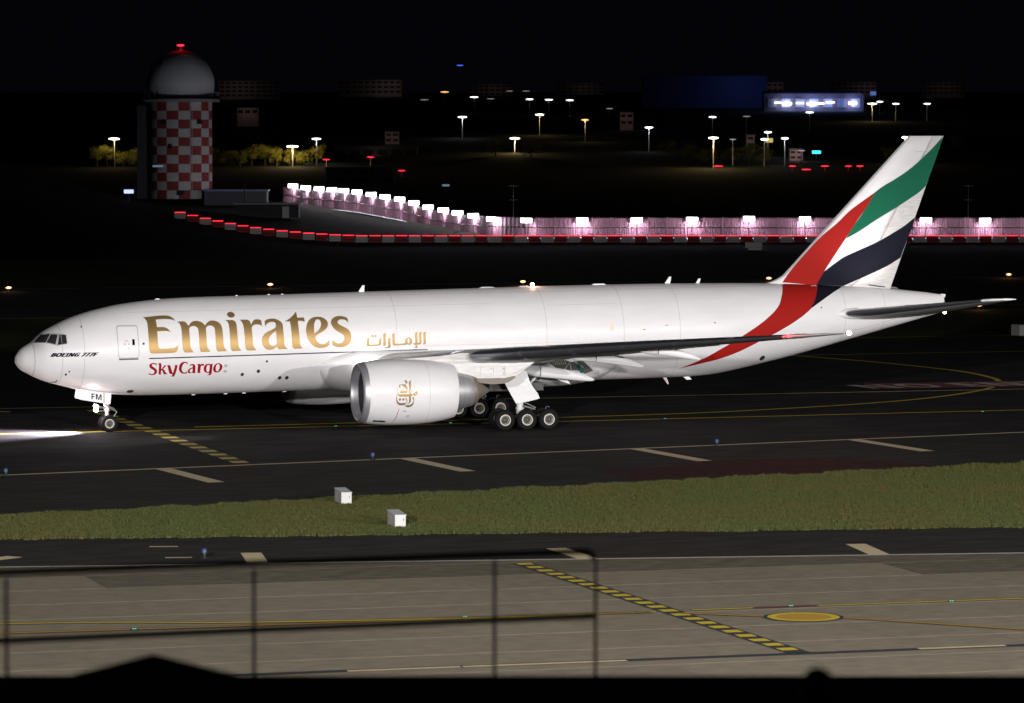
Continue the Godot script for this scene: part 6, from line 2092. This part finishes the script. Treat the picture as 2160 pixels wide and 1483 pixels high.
func surface_net(bones: Array, cell: float) -> Mesher:
	var lo := Vector3.INF
	var hi := -Vector3.INF
	for b in bones:
		for k in 2:
			var r: Vector3 = Vector3.ONE * (b[2 + k] + cell * 2 + 0.02)
			lo = lo.min(b[k] - r)
			hi = hi.max(b[k] + r)
	var n := Vector3i(((hi - lo) / cell).ceil())
	var f := PackedFloat32Array()
	f.resize((n.x + 1) * (n.y + 1) * (n.z + 1))
	var sx := 1
	var sy := n.x + 1
	var sz := (n.x + 1) * (n.y + 1)
	for z in n.z + 1:
		for y in n.y + 1:
			for x in n.x + 1:
				f[x + y * sy + z * sz] = capsule_field(lo + Vector3(x, y, z) * cell, bones)
	var mb := Mesher.new()
	var at := {}
	for z in n.z:
		for y in n.y:
			for x in n.x:
				var s := Vector3.ZERO
				var c := 0
				for e in [[0, 0, 0, 1, 0, 0], [0, 1, 0, 1, 1, 0], [0, 0, 1, 1, 0, 1], [0, 1, 1, 1, 1, 1], [0, 0, 0, 0, 1, 0], [1, 0, 0, 1, 1, 0], [0, 0, 1, 0, 1, 1], [1, 0, 1, 1, 1, 1], [0, 0, 0, 0, 0, 1], [1, 0, 0, 1, 0, 1], [0, 1, 0, 0, 1, 1], [1, 1, 0, 1, 1, 1]]:
					var a := f[x + e[0] + (y + e[1]) * sy + (z + e[2]) * sz]
					var b := f[x + e[3] + (y + e[4]) * sy + (z + e[5]) * sz]
					if (a < 0) != (b < 0):
						var t := a / (a - b)
						s += Vector3(x, y, z) + Vector3(e[0], e[1], e[2]).lerp(Vector3(e[3], e[4], e[5]), t)
						c += 1
				if c:
					var q := lo + s / c * cell
					at[x + y * sy + z * sz] = mb.v.size()
					mb.v.append(q)
					var g := Vector3.ZERO
					for k in 3:
						var d := Vector3.ZERO
						d[k] = cell * 0.5
						g[k] = capsule_field(q + d, bones) - capsule_field(q - d, bones)
					mb.n.append(g.normalized())
	for z in range(1, n.z):
		for y in range(1, n.y):
			for x in range(1, n.x):
				var i := x + y * sy + z * sz
				for e in [[sx, sy, sz], [sy, sz, sx], [sz, sx, sy]]:
					if (f[i] < 0) == (f[i + e[0]] < 0):
						continue
					var q := [at.get(i - e[1] - e[2], -1), at.get(i - e[2], -1), at.get(i, -1), at.get(i - e[1], -1)]
					if -1 in q:
						continue
					if f[i] < 0:
						q.reverse()
					for t in [[q[0], q[1], q[2]], [q[0], q[2], q[3]]]:
						var fn := (mb.v[t[2]] - mb.v[t[0]]).cross(mb.v[t[1]] - mb.v[t[0]])
						if fn.dot(mb.n[t[0]] + mb.n[t[1]] + mb.n[t[2]]) < 0:
							t.reverse()
						mb.idx.append_array(PackedInt32Array(t))
	return mb

func person(label: String, at: Vector3, turn: float, seated: bool, vest: bool) -> void:   # faces +z before turning
	var o := thing("person", label, "person", at, turn)
	var hip := 0.52 if seated else 0.92
	var sh := hip + 0.50
	var hd := sh + 0.24
	var bones := []
	bones.append([Vector3(0, hip, 0), Vector3(0, hip + 0.25, 0.01), 0.15, 0.145])
	bones.append([Vector3(0, hip + 0.25, 0.01), Vector3(0, sh - 0.06, 0), 0.145, 0.15])
	bones.append([Vector3(-0.13, sh - 0.04, 0), Vector3(0.13, sh - 0.04, 0), 0.085, 0.085])
	bones.append([Vector3(0, sh - 0.02, 0), Vector3(0, hd - 0.08, 0.015), 0.065, 0.058])
	for s in [-1.0, 1.0]:
		var el := Vector3(0.25 * s, sh - 0.30, 0.06)
		var wr := Vector3(0.17 * s, sh - 0.30, 0.30) if not seated else Vector3(0.2 * s, sh - 0.32, 0.32)
		if not seated:
			wr = Vector3(0.09 * s, sh + 0.16, 0.22)
			el = Vector3(0.27 * s, sh - 0.22, 0.12)
		bones.append([Vector3(0.18 * s, sh - 0.05, 0), el, 0.062, 0.048])
		bones.append([el, wr, 0.047, 0.032])
		var dir := (wr - el).normalized()
		bones.append([wr, wr + dir * 0.08, 0.034, 0.036])
		for q in 4:
			var b := wr + dir * 0.09 + Vector3(0.02 * (q - 1.5) * 1.0, 0.0, 0.0)
			bones.append([b, b + dir * (0.045 + 0.01 * (1 if q in [1, 2] else 0)) + Vector3(-0.008 * s, -0.012, 0), 0.010, 0.009])
		bones.append([wr + dir * 0.03 + Vector3(-0.03 * s, 0, 0), wr + dir * 0.08 + Vector3(-0.052 * s, 0.01, 0), 0.012, 0.010])
		var knee := Vector3(0.11 * s, hip - 0.02, 0.42) if seated else Vector3(0.10 * s, 0.48, 0.02)
		var foot := Vector3(0.11 * s, 0.08, 0.45) if seated else Vector3(0.11 * s, 0.08, -0.02)
		bones.append([Vector3(0.09 * s, hip, 0), knee, 0.09, 0.062])
		bones.append([knee, foot, 0.062, 0.042])
		bones.append([foot + Vector3(0, -0.035, 0), foot + Vector3(0.01 * s, -0.04, 0.16), 0.042, 0.036])
	put("body", surface_net(bones, 0.024), M.vest if vest else M.cloth_dark, o)
	var c := Vector3(0, hd + 0.03, 0.02)
	var head := [[c + Vector3(0, 0.025, -0.015), c + Vector3(0, 0.02, 0.01), 0.092, 0.088], [c + Vector3(0, -0.06, 0.035), c + Vector3(0, -0.075, 0.055), 0.058, 0.042], [c + Vector3(0, 0.005, 0.085), c + Vector3(0, -0.028, 0.112), 0.012, 0.016]]
	for s in [-1.0, 1.0]:
		head.append([c + Vector3(0.092 * s, 0.015, 0), c + Vector3(0.094 * s, -0.02, 0.004), 0.018, 0.012])
		head.append([c + Vector3(0.034 * s, 0.012, 0.076), c + Vector3(0.036 * s, 0.012, 0.078), 0.014, 0.014])
	head.append([c + Vector3(-0.02, -0.058, 0.088), c + Vector3(0.02, -0.058, 0.088), 0.009, 0.009])
	var hm := put("head", surface_net(head, 0.011), M.skin, o)
	var hair := [[c + Vector3(0, 0.04, -0.03), c + Vector3(0, 0.055, 0.012), 0.096, 0.088], [c + Vector3(0, 0.0, -0.05), c + Vector3(0, -0.03, -0.05), 0.078, 0.06]]
	put("hair", surface_net(hair, 0.012), M.hair, hm)
	if vest:
		var mb := Mesher.new()
		for s in [-1.0, 1.0]:
			mb.tube([Vector3(0.1 * s, sh + 0.02, 0.05), Vector3(0.1 * s, sh - 0.1, 0.145), Vector3(0.1 * s, hip + 0.1, 0.155)], [0.02], 6)
			mb.tube([Vector3(0.19 * s, sh - 0.16, -0.06), Vector3(0.245 * s, sh - 0.16, 0.03), Vector3(0.2 * s, sh - 0.16, 0.10)], [0.022], 6)
		put("reflective_stripe", mb, M.stripe, o)

func build_people() -> void:
	person("pilot in a yellow reflective vest, the forward one behind the flight-deck glass", Vector3(2.02, 4.92, 0.75), -PI / 2, true, true)
	person("pilot in a yellow reflective vest, the rear one behind the flight-deck glass", Vector3(2.42, 4.92, 0.55), -PI / 2, true, true)
	person("dark-haired onlooker on the flat roof, only the top of the head in view", sl(23.3, (1730 - 1080) / 8757.5 * 23.3, 14.86), PI + YAW, false, false)
